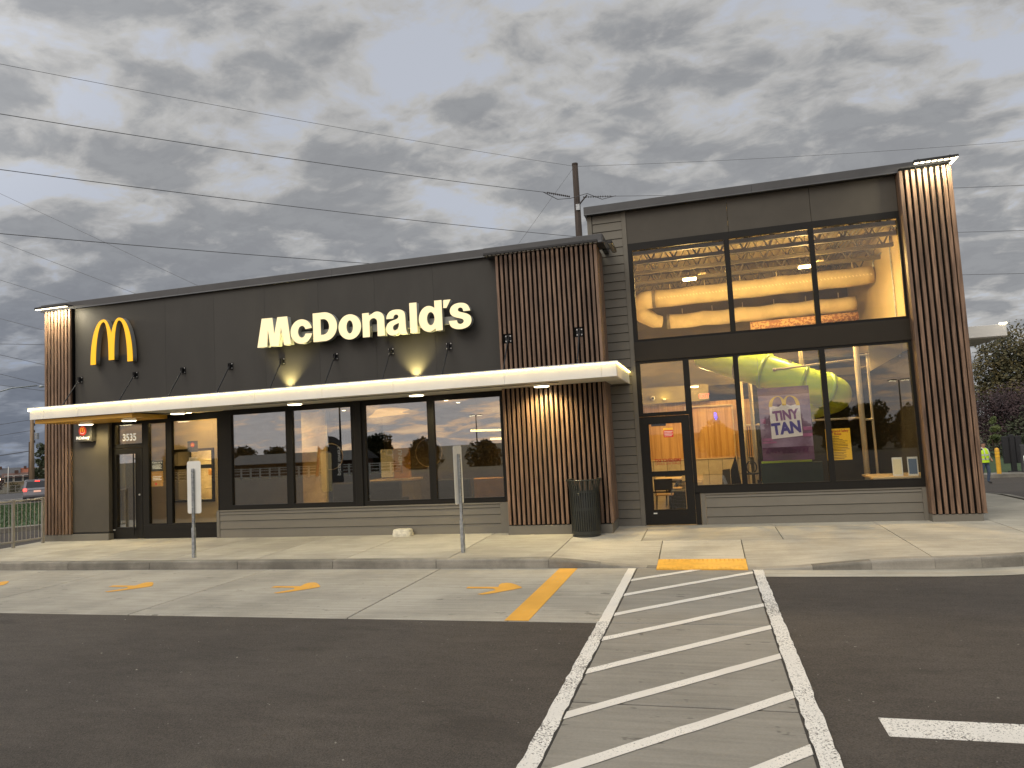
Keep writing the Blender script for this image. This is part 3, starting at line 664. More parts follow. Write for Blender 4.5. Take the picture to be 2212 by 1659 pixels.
siding(-1.95, -1.355, PY, -.03, [.149 + .1775 * k for k in range(36) if .149 + .1775 * k < 6.3], 6.372)
siding(-2.05, -1.95, PY + .04, 5.4, [5.58 + .1775 * k for k in range(5)], 6.372)
MB().cbox(-2.06, -1.965, PY - .018, PY + .05, 5.50, 6.374, .003).build('corner_board', 'siding', B)
MB().cbox(-1.353, -1.262, PY - .022, PY + .06, -.03, 6.374, .003).build('corner_board', 'siding', B)
siding(-.09, 3.68, PY, -.03, [.141, .322, .506], .565)
MB().cbox(-.185, -.093, PY - .022, PY + .06, -.03, .618, .003).build('corner_board', 'siding', B)
MB().cbox(3.683, 3.752, PY - .022, PY + .06, -.03, .618, .003).build('corner_board', 'siding', B)
MB().cbox(-.092, 3.682, PY - .022, PY + .06, .567, .618, .003).build('sill_board', 'siding', B)
box('side_wall', 'siding', B, -2.06, -1.97, PY + .06, 11.6, 5.35, 6.376)
for a, b in ((-1.258, .72), (.726, 2.24), (2.246, 3.745)): MB().cbox(a, b, PY - .012, PY + .05, 5.69, 6.374, .003).build('wall_panel', 'panel2', B)
box('roof_deck', 'coping', B, -1.95, 4.40, .9, 11.6, 6.34, 6.36)
mb = MB(); mb.prism([(-2.46, 6.10), (-2.11, 6.12), (-2.11, 5.55)], PY + 1.2, PY + 1.26, 'Y'); mb.build('roof_scupper', 'white_metal', B)

# windows: a frame with a pane in every opening
def window(name, x0, x1, z0, z1, panes, y, parent=B, m='frame', gl='glass', d=.10):
    xs = sorted({x0, x1, *[p[0] for p in panes], *[p[1] for p in panes]}); zs = sorted({z0, z1, *[p[2] for p in panes], *[p[3] for p in panes]})
    mb = MB()
    for a, b in zip(xs, xs[1:]):
        run = None
        for c, d_ in zip(zs, zs[1:]):
            cx, cz = (a + b) / 2, (c + d_) / 2
            solid = not any(p[0] < cx < p[1] and p[2] < cz < p[3] for p in panes)
            if solid: run = (run[0], d_) if run else (c, d_)
            elif run: mb.box(a, b, y, y + d, *run); run = None
        if run: mb.box(a, b, y, y + d, *run)
    w = mb.build(name, m, parent)
    for (a, b, c, d_) in panes:
        MB().box(a - .008, b + .008, y + .042, y + .052, c - .008, d_ + .008).build('pane', gl, w)
        # slim glazing bead proud of the frame
        be = MB(); t = .018
        be.box(a, b, y - .006, y + .04, c, c + t).box(a, b, y - .006, y + .04, d_ - t, d_).box(a, a + t, y - .0055, y + .04, c + t, d_ - t).box(b - t, b, y - .0055, y + .04, c + t, d_ - t)
        be.build('glazing_bead', m, w)
    return w
wd = window('window', -10.62, -6.985 - .15, .604, 2.84, [(-10.32, -8.885, .69, 2.745), (-8.76, -7.295, .69, 2.745)], .02)
wd2 = window('window', -7.13, -3.90, .604, 2.84, [(-7.0, -5.535, .69, 2.745), (-5.425, -3.95, .69, 2.745)], .02)
MB().cbox(-7.225, -7.06, -.012, .019, .604, 2.84, .004).build('mullion_cover', 'frame', B)
ent = window('storefront', -13.66, -10.66, 0, 2.84, [(-13.575, -12.775, 2.205, 2.70), (-12.63, -12.11, .32, 2.685), (-11.985, -10.70, .32, 2.70), (-13.66, -12.79, 0, 2.13)], .08, gl='glass3')
for ch in [c for c in list(ent.children)]:
    bb = ch.data.vertices
    if min(v.co.z for v in bb) < .05: bpy.data.objects.remove(ch)
box('kick_rail', 'frame', ent, -12.775, -10.68, .066, .0795, .20, .31)
def door(name, x0, x1, z1, lites, y, gl, pull=None):
    d_ = window(name, x0, x1, .012, z1, lites, y, m='frame', gl=gl, d=.05)
    if pull is not None:
        hb = MB(); hb.tube([(pull, y - .06, .10), (pull, y - .06, 1.98)], .016, 10); 
        for z in (.22, 1.86): hb.cyl((pull, y - .06, z), (pull, y + .01, z), .010, n=8)
        hb.build('handle', 'galv' if False else 'frame', d_)
    return d_
dl = door('door', -13.655, -12.795, 2.12, [(-13.555, -12.965, .25, 2.0)], .075, 'glass', -12.985)
MB().cyl((-12.87, .06, 1.02), (-12.87, .078, 1.02), .022, n=12).build('lock_cylinder', 'bolt', dl)
box('door_sticker', 'signback', dl, -13.64, -13.58, .072, .0745, .20, .225)
text('address_number', '3535', .235, -13.19, 2.37, .118, 'signwhite', ent, bold=.006, xs=.86)
# playroom glazing
up = window('window', -1.26, 3.80, 3.66, 5.688, [(-1.19, .63, 3.69, 5.555), (.695, 2.18, 3.69, 5.565), (2.24, 3.72, 3.695, 5.57)], PY - .03, gl='glass2')
MB().cbox(-1.26, 3.80, PY - .05, PY + .04, 3.27, 3.658, .003).build('spandrel_panel', 'spandrel', B)
lo = window('window', -1.26, 3.80, .62, 3.268, [(-1.19, -.32, 2.205, 3.238), (-.238, .63, .74, 3.238), (.69, 2.186, .735, 3.24), (2.25, 3.71, .735, 3.245), (-1.262, -.29, .60, 2.15)], PY - .03, gl='glass3')
for ch in list(lo.children):
    zz = [v.co.z for v in ch.data.vertices]
    if min(zz) < .65: bpy.data.objects.remove(ch)
MB().box(-.288, -.19, PY - .03, PY + .07, 0, .618).build('door_jamb', 'frame', B)
ed = door('door', -1.258, -.292, 2.145, [(-1.10, -.43, 1.04, 2.01), (-1.10, -.43, .29, .98)], PY - .035, 'glass2')
box('door_closer', 'black', ed, -1.04, -.75, PY + .02, PY + .10, 1.95, 2.0)
box('door_sticker', 'signback', ed, -1.10, -1.03, PY - .039, PY - .0355, .225, .25)
text('warning_lettering', 'EMERGENCY EXIT', .088, -.76, 1.262, PY + .03, 'redink', ed, bold=.003, mirror=True, xs=.72)
text('warning_lettering', 'ALARM WILL SOUND', .066, -.76, 1.198, PY + .03, 'redink', ed, mirror=True, xs=.78)
nt_ = box('door_notice', 'signred', ed, -.806, -.617, PY + .020, PY + .026, 1.72, 1.905)
box('notice_header', 'signgold', ed, -.806, -.617, PY + .016, PY + .0195, 1.862, 1.905)
for k in range(4): box('notice_line', 'signwhite', ed, -.79, -.65 + .02 * (k % 2), PY + .016, PY + .0195, 1.745 + .028 * k, 1.752 + .028 * k)

# ------------------------------------------------------------------ interior shell (parts of the building)
box('interior_floor', 'floor', B, -15.28, 4.38, .17, 11.6, -.10, -.005)
# playroom
box('playroom_deck', 'inter_ceiling', B, -1.96, 4.38, .75, 9.5, 6.28, 6.32)
mb = MB()
for i in range(42): mb.box(-1.96 + i * .152, -1.96 + i * .152 + .07, .8, 9.4, 6.235, 6.279)
mb.build('deck_rib', 'inter_ceiling', B, kind='stuff')
box('interior_wall', 'inter_wall', B, 4.30, 4.39, .75, 9.5, 3.3, 6.27)
box('interior_wall', 'dark_and_shade', B, 4.30, 4.39, .75, 9.5, 0, 3.298)  # lower half of the side wall, its shade put into the colour
box('interior_wall', 'khaki', B, -1.955, 4.29, 8.6, 8.7, 3.16, 6.23)
box('interior_wall', 'inter_wall', B, -1.965, -1.86, .75, 8.6, 2.9, 6.23)
box('interior_wall', 'dark_and_shade', B, 1.6, 4.29, 7.0, 7.1, 0, 3.1)  # low back wall coloured dark to stand for the unlit room
box('interior_wall', 'woodwall', B, -4.0, 1.3, 8.1, 8.2, .95, 2.66)
tw = box('wainscot', 'dark_and_shade', B, -4.0, 1.3, 8.12, 8.2, 0, .95)
for i in range(13):
    for j in range(2): MB().cbox(-3.98 + i * .40, -3.59 + i * .40, 8.09, 8.115, .05 + j * .45, .49 + j * .45, .004).build('tile', 'tilewall', tw)
box('wainscot_cap', 'counter', tw, -4.0, 1.3, 8.06, 8.10, .952, .985)
box('interior_soffit', 'khaki', B, -4.0, .17, 7.6, 8.1, 2.67, 3.15)
fr_ = MB().box(-.56, .82, 7.99, 8.095, 2.50, 2.535).box(.79, .825, 7.99, 8.095, .2, 2.50).box(-.56, -.525, 7.99, 8.095, 2.3, 2.50); fr_.build('pale_trim', 'counter', B)
jo = MB().box(-1.86, 4.30, .80, .86, 5.60, 5.66).build('joist_ledger', 'joist', B)
jm = MB(); jm.box(-1.95, 4.30, -.03, .03, 6.16, 6.225).box(-1.95, 4.30, -.04, .04, 5.65, 5.73)
w_ = .50; x = -1.9
while x < 4.2:
    jm.tube([(x, 0, 5.71), (x + w_ / 2, 0, 6.18), (x + w_, 0, 5.71)], .023, 5); x += w_
jme = jm.mesh('joist', 'joist')
for y in (1.5, 2.35, 3.4, 4.6, 5.9, 7.3): inst('joist', jme, (0, y, 0), B)
mb = MB(); mb.box(2.9, 3.0, .9, 8.5, 5.9, 6.0); mb.build('roof_beam', 'joist', B)
for k in range(4): MB().tube([(3.35 + .09 * k, 1.5, 6.05), (3.2 + .09 * k, 7.9, 6.02)], .016, 6).build('conduit', 'galv', B)
MB().tube([(4.27, 2.4, 5.95), (4.27, 3.2, 5.98), (4.27, 3.5, 5.9), (4.27, 3.6, 5.6), (4.27, 3.6, 3.2)], .016, 6).build('conduit', 'galv', B)
MB().tube([(4.27, 4.4, 5.75), (4.27, 5.0, 5.77), (4.27, 5.2, 5.7), (4.27, 5.25, 5.3)], .018, 6).build('conduit', 'galv', B)
# dining room
box('interior_wall', 'dine_wall', B, -10.55, -4.1, 8.3, 8.4, 0, 2.95)
box('interior_ceiling', 'dine_ceiling', B, -15.28, -2.0, .17, 11.5, 2.96, 3.02)
box('interior_wall', 'dine_wall', B, -10.62, -10.50, .2, 3.2, 0, 2.95)
box('interior_wall', 'inter_wall', B, -15.2, -10.63, 2.05, 2.15, 0, .66)
box('interior_wall', 'inter_wall', B, -15.2, -13.64, 2.05, 2.15, .665, 2.955)
box('interior_wall', 'inter_wall', B, -12.36, -10.63, 2.05, 2.15, .665, 2.955)
box('interior_wall', 'inter_wall', B, -13.635, -12.365, 2.05, 2.15, 2.04, 2.955)
mb = MB(); mb.box(-13.64, -12.36, 2.0, 2.16, 1.98, 2.045).box(-13.64, -12.36, 2.0, 2.16, .66, .72).box(-13.64, -13.58, 2.0, 2.16, .72, 1.98).box(-12.42, -12.36, 2.0, 2.16, .72, 1.98).box(-13.58, -12.42, 2.02, 2.14, 1.52, 1.62)
mb.build('serving_hatch', 'frame', B)
box('interior_wall', 'kitchen', B, -15.2, -10.6, 4.6, 4.7, 0, 2.955)

# ------------------------------------------------------------------ front canopy
WARM = (1, .80, .40)
cn = thing('entrance_canopy', 'long white flat canopy with a lit edge across the restaurant front', 'canopy', (-7.85, 0, 2.84))
fx = [-14.33, -13.95, -13.0, -11.6, -10.1, -8.6, -7.1, -5.6, -3.42, -1.66, -1.40]
for a, b in zip(fx, fx[1:]): MB().cbox(a + .0015, b - .0015, -1.48, -1.445, 2.835, 3.052, .003).build('fascia_panel', 'white_metal', cn)
for a, b in ((-1.44, -.5), (-.497, PY - .015)): MB().cbox(-1.435, -1.40, a, b, 2.835, 3.052, .003).build('fascia_panel', 'white_metal', cn)
box('fascia_panel', 'white_metal', cn, -14.33, -14.295, -1.44, -.10, 2.835, 3.052)
mb = MB(); mb.cbox(-14.36, -1.37, -1.515, -1.40, 3.075, 3.10, .004).cbox(-1.45, -1.37, -1.398, PY - .016, 3.075, 3.10, .004); mb.build('drip_edge', 'white_metal', cn)
mb = MB(); mb.box(-14.34, -1.41, -1.505, -1.487, 3.060, 3.074).box(-1.397, -1.379, -1.49, PY - .03, 3.060, 3.074); mb.build('led_strip', 'led', cn)
box('end_lamp', 'ledw', cn, -14.345, -14.32, -1.51, -1.485, 3.02, 3.058)
MB().box(-14.29, -3.85, -1.44, -.055, 3.03, 3.074).box(-3.85, -1.44, -1.44, -.31, 3.03, 3.074).build('canopy_roof', 'coping', cn)
MB().box(-11.66, -3.85, -1.44, -.005, 2.845, 2.865).box(-3.85, -1.76, -1.44, -.31, 2.845, 2.865).box(-1.765, -1.44, -1.44, PY - .02, 2.845, 2.865).build('soffit', 'soffit', cn)
MB().prism([(-14.27, -1.40), (-11.66, -1.40), (-11.95, -.06), (-14.27, -.06)], 2.745, 2.83, 'Z').build('golden_band', 'gold', cn)
mb = MB(); mb.tube([(-9.4 + .3 * i, -1.1 + .02 * math.sin(i), 2.838 - .006 * abs(math.sin(i * 1.3))) for i in range(24)], .006, 5); mb.build('loose_cable', 'black', cn)
rods = [-14.49, -12.87, -11.53, -10.255, -8.918, -7.604, -6.286, -4.984, -3.634, -2.206]
for k, x in enumerate(rods):
    y0 = -.255 if x > -3.8 else 0.0
    rd = MB().tube([(x, y0 - .055, 3.83), (x + .005, -.60 if x < -3.8 else -.82, 3.085)], .013, 8).build('tie_rod', 'black', cn)
    bk = MB(); bk.cbox(x - .062, x + .062, y0 - .012, y0 - .002, 3.755, 3.915, .002); bk.box(x - .022, x - .012, y0 - .085, y0 - .012, 3.775, 3.895); bk.box(x + .012, x + .022, y0 - .085, y0 - .012, 3.775, 3.895)
    bk.cyl((x - .03, y0 - .055, 3.83), (x + .03, y0 - .055, 3.83), .012, n=8); bk.build('bracket', 'black', rd)
    for dx in (-.044, .044):
        for dz in (-.05, .05): MB().cyl((x + dx, y0 - .026, 3.835 + dz), (x + dx, y0 - .012, 3.835 + dz), .014, n=8).build('bolt', 'bolt', rd)
for x, y, z, e in ((-13.87, -.45, 2.745, 90), (-12.39, -.72, 2.745, 50), (-11.35, -.42, 2.845, 25), (-8.25, -.62, 2.845, 65), (-5.5, -.62, 2.845, 75), (-2.94, -.60, 2.845, 230)):
    dn = MB().cyl((x, y, z - .03), (x, y, z), .155, n=28).build('downlight', 'white_metal', cn)
    MB().cyl((x, y, z - .042), (x, y, z - .0305), .135, .145, n=28).build('lens', 'lens', dn)
    lamp('downlight_lamp', 'SPOT', (x, y, z - .06), e, WARM, dn, size=.10, aim=(0, .12, -1), spot=R(150), blend=.8)
# drive-through canopy on the far side
sc_ = thing('side_canopy', 'white canopy poking out past the right slat tower', 'canopy', (5.2, 3.0, 3.4))
MB().cbox(4.57, 6.28, 3.35, 5.2, 3.47, 3.72, .006).build('fascia_panel', 'white_metal', sc_)
MB().box(4.57, 6.26, 3.38, 5.2, 3.45, 3.469).build('soffit', 'soffit', sc_)
MB().tube([(4.6, 4.2, 4.35), (5.35, 4.2, 3.72)], .02, 6).build('tie_rod', 'black', sc_)
MB().box(6.15, 6.29, 3.33, 3.36, 3.722, 3.75).build('end_lamp', 'ledw', sc_)

# linear flood lights on the towers
def light_bar(label, p0, p1, lit, energy=0, aim=(0, .35, -1)):
    p0, p1 = Vector(p0), Vector(p1); c = (p0 + p1) / 2; d = (p1 - p0)
    t = thing('linear_flood_light', label, 'floodlight', c, group='floodlight bars under the copings')
    L = d.length; n = max(3, int(L / .085)); mb = MB()
    along_x = abs(d.x) > abs(d.y)
    if along_x: mb.cbox(p0.x, p1.x, c.y - .045, c.y + .045, c.z, c.z + .05, .006)
    else: mb.cbox(c.x - .045, c.x + .045, p0.y, p1.y, c.z, c.z + .05, .006)
    mb.build('housing', 'black', t)
    for i in range(n):
        q = p0 + d * ((i + .5) / n); h = L / n * .36
        (MB().cbox(q.x - h, q.x + h, q.y - .03, q.y + .03, q.z - .012, q.z - .001, .003) if along_x else MB().cbox(q.x - .03, q.x + .03, q.y - h, q.y + h, q.z - .012, q.z - .001, .003)).build('lens', 'ledw' if lit else 'darklens', t)
    a = MB()
    for f in (.12, .88):
        q = p0 + d * f; a.box(q.x - .012, q.x + .012, q.y, q.y + .26, q.z + .052, q.z + .07) if along_x else a.box(q.x - .22, q.x, q.y - .012, q.y + .012, q.z + .052, q.z + .07)
    a.build('mounting_arm', 'black', t)
    if lit: lamp('flood_lamp', 'AREA', c - Vector((0, 0, .03)), energy, (1, .88, .62), t, size=L * .9, size_y=.05, aim=aim)
    return t
light_bar('lit light bar above the leftmost slat tower', (-15.50, -.33, 5.60), (-14.55, -.33, 5.60), True, 34)
light_bar('unlit light bar along the top front of the middle slat tower', (-4.0, -.47, 5.50), (-1.72, -.47, 5.50), False)
light_bar('unlit light bar on the right side of the middle slat tower', (-1.50, -.42, 5.47), (-1.50, .35, 5.47), False)
light_bar('lit light bar above the rightmost slat tower', (3.95, .22, 6.40), (4.62, .22, 6.40), True, 30)
eb = thing('linear_flood_light', 'bright light bar at the outer corner of the rightmost tower', 'floodlight', (4.72, .5, 6.42), group='floodlight bars under the copings')
MB().cbox(4.625, 4.70, .28, .66, 6.44, 6.485, .006).build('housing', 'black', eb); MB().cbox(4.635, 4.69, .28, .65, 6.428, 6.438, .003).build('lens', 'ledw', eb)
MB().tube([(3.98, .30, 6.44), (4.02, .36, 6.33), (4.10, .40, 6.28), (4.17, .36, 6.36), (4.2, .25, 6.42)], .006, 6).build('flex_cable', 'black', eb)
for lbl, x in (('black uplight on the canopy below the first letter of the white sign', -8.80), ('black uplight on the canopy below the middle letters of the white sign', -5.80)):
    t = thing('uplight', lbl, 'uplight', (x, -.22, 3.08), group='uplights on the canopy roof')
    MB().cbox(x - .16, x + .04, -.30, -.14, 3.076, 3.165, .01).build('housing', 'black', t)
    MB().cbox(x - .03, x + .13, -.20, -.10, 3.10, 3.14, .01).build('lens', 'lens', t)
    lamp('uplight_lamp', 'SPOT', (x + .06, -.13, 3.17), 130, (1, .82, .33), t, size=.03, aim=(0, .14, 1), spot=R(95), blend=1.0)

# ------------------------------------------------------------------ signs
def arch_outline(cx, base, top, sc=1.0):
    """double arch outline centred at cx; measured on the wall at sc 1"""
    q = []; h = top - base
    def L(x): return (cx - x * sc)
    half = []
    for i in range(17):
        t = R(90 * i / 16); half.append((.225 + .385 * math.cos(t) ** .92, base + h * math.sin(t) ** .95))
    q += [(cx - x * sc, z) for x, z in half]
    k = []
    for i in range(1, 12):
        t = R(90 - 50 * i / 11); k.append((.225 - .30 * math.cos(t), base + h * math.sin(t) ** 1.0))
    vz = base + h * .635
    k = [(x, z) for x, z in k if x > .01 and z > vz]
    q += [(cx - x * sc, z) for x, z in k] + [(cx, vz)]
    left = list(q)
    right = [(2 * cx - x, z) for x, z in reversed(left[:-1])]
    th = .062 * sc; it = top - th; mb_ = base + h * .07
    inr = []
    for i in range(13):
        t = R(90 * i / 12); inr.append((.225 + .238 * math.cos(t) ** .95, base + (it - base) * math.sin(t) ** .97))
    for i in range(1, 13):
        t = R(90 - 90 * i / 12); inr.append((.225 - .148 * math.cos(t) ** .9, mb_ + (it - mb_) * math.sin(t) ** .9))
    il = [(cx - x * sc, z) for x, z in inr]                     # left inner: from outer leg to middle leg
    ir = [(2 * cx - x, z) for x, z in il]
    return left + right + ir + il[::-1]
ar = thing('arches_sign', 'lit golden double arch emblem mounted on the dark wall', 'sign', (-13.42, -.1, 4.15))
oc = arch_outline(-13.42, 4.148, 5.213)
outline_mesh('return', [oc], .125, 'arch_side', -.150, ar)
outline_mesh('face', [oc], .012, 'arch_face', -.1635, ar)
lamp('arch_glow', 'AREA', (-13.42, -.03, 4.75), 1.2, (1, .5, .05), ar, size=1.0, size_y=.8, aim=(0, 1, 0))

wm = thing('wordmark_sign', "big white lit letters spelling the restaurant name on the dark wall", 'sign', (-6.88, -.1, 4.15))
def bowl(cx, cz, rx, rz, n, a0, a1): return ell(cx, cz, rx, rz, a0, a1, n)
def loc(pts, x, z, w, h): return [(x + a * w, z + b * h) for a, b in pts]
A_ = smooth_closed([(.04, .655), (.06, .78), (.16, .92), (.32, .99), (.5, 1.0), (.7, .98), (.84, .90), (.895, .76), (.9, .3), (.915, .12), (.965, 0), (.64, 0), (.615, .09), (.52, .02), (.36, -.015), (.2, -.01), (.06, .08), (0, .25), (.05, .42), (.18, .54), (.4, .59), (.55, .63), (.60, .70), (.57, .78), (.47, .81), (.38, .77), (.35, .655)], (0, 10, 11, 12, 26), 2)
AH = smooth_closed([(.6, .46), (.45, .42), (.34, .37), (.31, .27), (.36, .18), (.46, .17), (.56, .24), (.6, .36)], (0,), 2)
S_ = smooth_closed([(.95, .665), (.90, .82), (.78, .95), (.55, 1.0), (.3, .98), (.12, .88), (.05, .72), (.1, .56), (.28, .46), (.52, .40), (.64, .35), (.66, .27), (.6, .20), (.48, .18), (.38, .23), (.345, .34), (0, .34), (.04, .16), (.18, .04), (.45, -.015), (.7, .01), (.9, .1), (.99, .26), (.97, .44), (.84, .55), (.6, .62), (.44, .67), (.40, .74), (.45, .81), (.55, .82), (.63, .77), (.655, .665)], (0, 15, 16, 31), 2)
GL = [
 [[(-9.376, 4.152), (-9.249, 4.787), (-8.985, 4.782), (-8.945, 4.41), (-8.858, 4.782), (-8.615, 4.778), (-8.535, 4.158), (-8.707, 4.156), (-8.776, 4.56), (-8.838, 4.15), (-9.046, 4.154), (-9.104, 4.54), (-9.132, 4.152)]],
 [ell(-8.275, 4.412, .262, .267, 13, 347, 44) + ell(-8.262, 4.408, .096, .130, 338, 22, 30)],
 [[(-7.985, 4.155), (-7.985, 4.778), (-7.72, 4.778)] + ell(-7.72, 4.466, .306, .312, 86, -86, 26) + [(-7.72, 4.155)], [(-7.805, 4.295), (-7.74, 4.295)] + ell(-7.74, 4.465, .142, .170, -86, 86, 18) + [(-7.74, 4.635), (-7.805, 4.635)]],
 [ell(-7.113, 4.405, .263, .269, 0, 360, 44), ell(-7.113, 4.405, .078, .142, 0, 360, 30)],
 [[(-6.812, 4.150), (-6.812, 4.662), (-6.662, 4.662), (-6.662, 4.600)] + ell(-6.477, 4.505, .167, .165, 128, 0, 20) + [(-6.310, 4.148), (-6.472, 4.148), (-6.472, 4.44)] + ell(-6.562, 4.455, .090, .085, 0, 180, 14) + [(-6.652, 4.150)]],
 [loc(A_, -6.280, 4.140, .500, .530), loc(AH, -6.280, 4.140, .500, .530)],
 [[(-5.730, 4.146), (-5.730, 4.772), (-5.572, 4.770), (-5.572, 4.146)]],
 [[(-5.018, 4.142), (-5.018, 4.764), (-5.176, 4.766), (-5.176, 4.60)] + ell(-5.312, 4.402, .218, .268, 55, 305, 36) + [(-5.168, 4.205), (-5.168, 4.142)], ell(-5.268, 4.402, .085, .138, 0, 360, 28)],
 [[(-4.984, 4.594), (-4.974, 4.757), (-4.822, 4.755), (-4.916, 4.592)]],
 [loc(S_, -4.876, 4.130, .492, .538)]]
for ct in GL:
    lt = outline_mesh('letter', ct, .125, 'letter_side', -.240, wm)
    outline_mesh('face', ct, .010, 'letter_face', -.2515, lt)
box('raceway', 'letter_side', wm, -8.45, -4.6, -.112, -.004, 4.28, 4.43)
ds = thing('delivery_sign', 'dark square sign with red round emblem beside the entrance door', 'sign', (-14.2, -.16, 2.55))
MB().cbox(-14.50, -13.98, -.20, -.055, 2.33, 2.80, .008).build('panel', 'signpanel', ds)
MB().cyl((-14.235, -.206, 2.585), (-14.235, -.2005, 2.585), .112, n=32).build('emblem_disc', 'signred', ds)
outline_mesh('emblem_arch', [[(-14.235 + (x + 13.42) * .105, 2.555 + (z - 4.148) * .105) for x, z in oc]], .006, 'signgold', -.213, ds)
mb = MB(); mb.tube([(-14.29, -.21, 2.545), (-14.27, -.21, 2.528), (-14.235, -.21, 2.522), (-14.20, -.21, 2.528), (-14.18, -.21, 2.545)], .006, 6); mb.build('emblem_smile', 'signwhite', ds)
text('sign_lettering', 'McDelivery', .098, -14.235, 2.42, -.2035, 'signwhite', ds, bold=.0035, xs=.84)

# ------------------------------------------------------------------ sidewalk furniture
def sign_post(label, x, y, x0, x1, z0, z1, rz=0.0):
    zb = swz(x, y); t = thing('sign_post', label, 'signpost', (x, y, zb), rz, 'blank-backed sign posts by the kerb')
    p = MB(); p.cbox(-.022, .022, -.022, .022, .42, z1 - zb - .14, .004); p.build('post', 'galv', t, local=True)
    p = MB(); p.cbox(-.029, .029, -.029, .029, -.02, .55, .004); p.build('ground_sleeve', 'galv', t, local=True)
    h = MB(); z = .60
    while z < z1 - zb - .16: h.cyl((0, -.0235, z), (0, -.021, z), .0075, n=6); h.cyl((.0235, 0, z), (.021, 0, z), .0075, n=6); z += .0254 * 1.2
    h.build('punched_hole', 'galv_d', t, local=True, kind='stuff')
    w = (x1 - x0) / 2; cxx = (x0 + x1) / 2 - x; c = .035; a0, b0, a1, b1 = cxx - w, z0 - zb, cxx + w, z1 - zb
    pl = [(a0 + c, b0), (a1 - c, b0), (a1 - c * .3, b0 + c * .3), (a1, b0 + c), (a1, b1 - c), (a1 - c * .3, b1 - c * .3), (a1 - c, b1), (a0 + c, b1), (a0 + c * .3, b1 - c * .3), (a0, b1 - c), (a0, b0 + c), (a0 + c * .3, b0 + c * .3)]
    MB().prism(pl, .024, .027, 'Y').build('sign_plate', 'signback', t, local=True)
    b = MB()
    for z in (b0 + .12, b1 - .22): b.cyl((0, -.028, z), (0, -.022, z), .010, n=6)
    b.build('bolt', 'bolt', t, local=True)
    return t
sign_post('steel post with the wider blank sign plate near the entrance door', -9.365, -2.36, -9.51, -9.205, .775, 1.755)
sign_post('steel post with the blank sign plate before the right-hand dining window', -4.12, -2.14, -4.27, -3.97, .79, 1.785, R(81))
# slatted litter bin
bc = Vector((-2.262, -.50, swz(-2.262, -.50)))
lb = thing('litter_bin', 'dark green slatted steel litter bin by the middle slat tower', 'litter bin', bc)
prof = [(.268, .07), (.274, .30), (.278, .62), (.280, .82), (.286, .90), (.305, .97), (.328, 1.035)]
sv = []; sf = []
for r, z in prof:
    for a in (-.0135, .0135): sv.append((r, a * (1 + max(0, z - .85)), z))
for r, z in prof:
    for a in (-.0135, .0135): sv.append((r - .007, a * (1 + max(0, z - .85)), z))
n = len(prof)
for i in range(n - 1): sf += [(2 * i, 2 * i + 1, 2 * i + 3, 2 * i + 2), (2 * n + 2 * i + 1, 2 * n + 2 * i, 2 * n + 2 * i + 2, 2 * n + 2 * i + 3), (2 * i + 1, 2 * n + 2 * i + 1, 2 * n + 2 * i + 3, 2 * i + 3), (2 * n + 2 * i, 2 * i, 2 * i + 2, 2 * n + 2 * i + 2)]
sme = MB().add(sv, sf).mesh('slat', 'bin')
for k in range(40): inst('slat', sme, (0, 0, 0), lb, True, 2 * math.pi * k / 40)
MB().tube([(.328 * math.cos(2 * math.pi * k / 40), .328 * math.sin(2 * math.pi * k / 40), 1.037) for k in range(41)], .012, 8).build('rim', 'bin', lb, True, True)
MB().lathe([(.25, -.0), (.262, .0), (.262, .035), (.276, .05), (.276, .10), (.255, .10)], n=40).build('base_ring', 'bin', lb, False, True)
MB().lathe([(.0, .08), (.245, .08), (.248, .84), (.24, .84)], n=32).build('liner', 'black', lb, True, True)
for z in (.48, .80): MB().lathe([(.264, z), (.270, z), (.270, z + .05), (.264, z + .05)], n=40).build('hoop', 'bin', lb, False, True)
# white drain cap on the ground by the wall
dc = thing('drain_cap', 'weathered white drain cap on the sidewalk below the dining windows', 'drain cap', (-6.12, -.16, 0))
vs = []
def capring(z, k, r0=.0): return [(-6.12 + (.205 * k) * math.copysign(abs(math.cos(t)) ** .55, math.cos(t)), -.16 + .14 * k * math.copysign(abs(math.sin(t)) ** .55, math.sin(t)), z) for t in [2 * math.pi * i / 28 for i in range(28)]]
rings = [capring(-.02, 1), capring(.05, 1), capring(.058, .985), capring(.062, .955), capring(.10, .94), capring(.125, .90), capring(.134, .80), capring(.136, .3)]
vs = [p for r_ in rings for p in r_]; fs = [(i * 28 + j, i * 28 + (j + 1) % 28, (i + 1) * 28 + (j + 1) % 28, (i + 1) * 28 + j) for i in range(7) for j in range(28)] + [tuple(range(7 * 28, 8 * 28))]
MB().add(vs, fs).build('body', 'capw', dc, True)
# railing at the left end of the sidewalk
rl = thing('railing', 'grey metal picket railing at the left end of the sidewalk', 'railing', (-15.36, -1.6, 0))
RX = lambda y: -15.30 + .155 * (y + .32)
py = [-.32, -.975, -1.63, -2.285]
for y in py: MB().cbox(RX(y) - .028, RX(y) + .028, y - .028, y + .028, -.10, 1.075, .004).build('post', 'rail', rl)
for z in (1.035, .115): MB().tube([(RX(-.32), -.32, z), (RX(-2.285), -2.285, z)], .024, 6).build('rail', 'rail', rl)
for a, b in zip(py, py[1:]):
    for k in range(1, 7):
        y = a + (b - a) * k / 7; MB().cyl((RX(y), y, .12), (RX(y), y, 1.03), .009, n=6).build('picket', 'rail', rl)

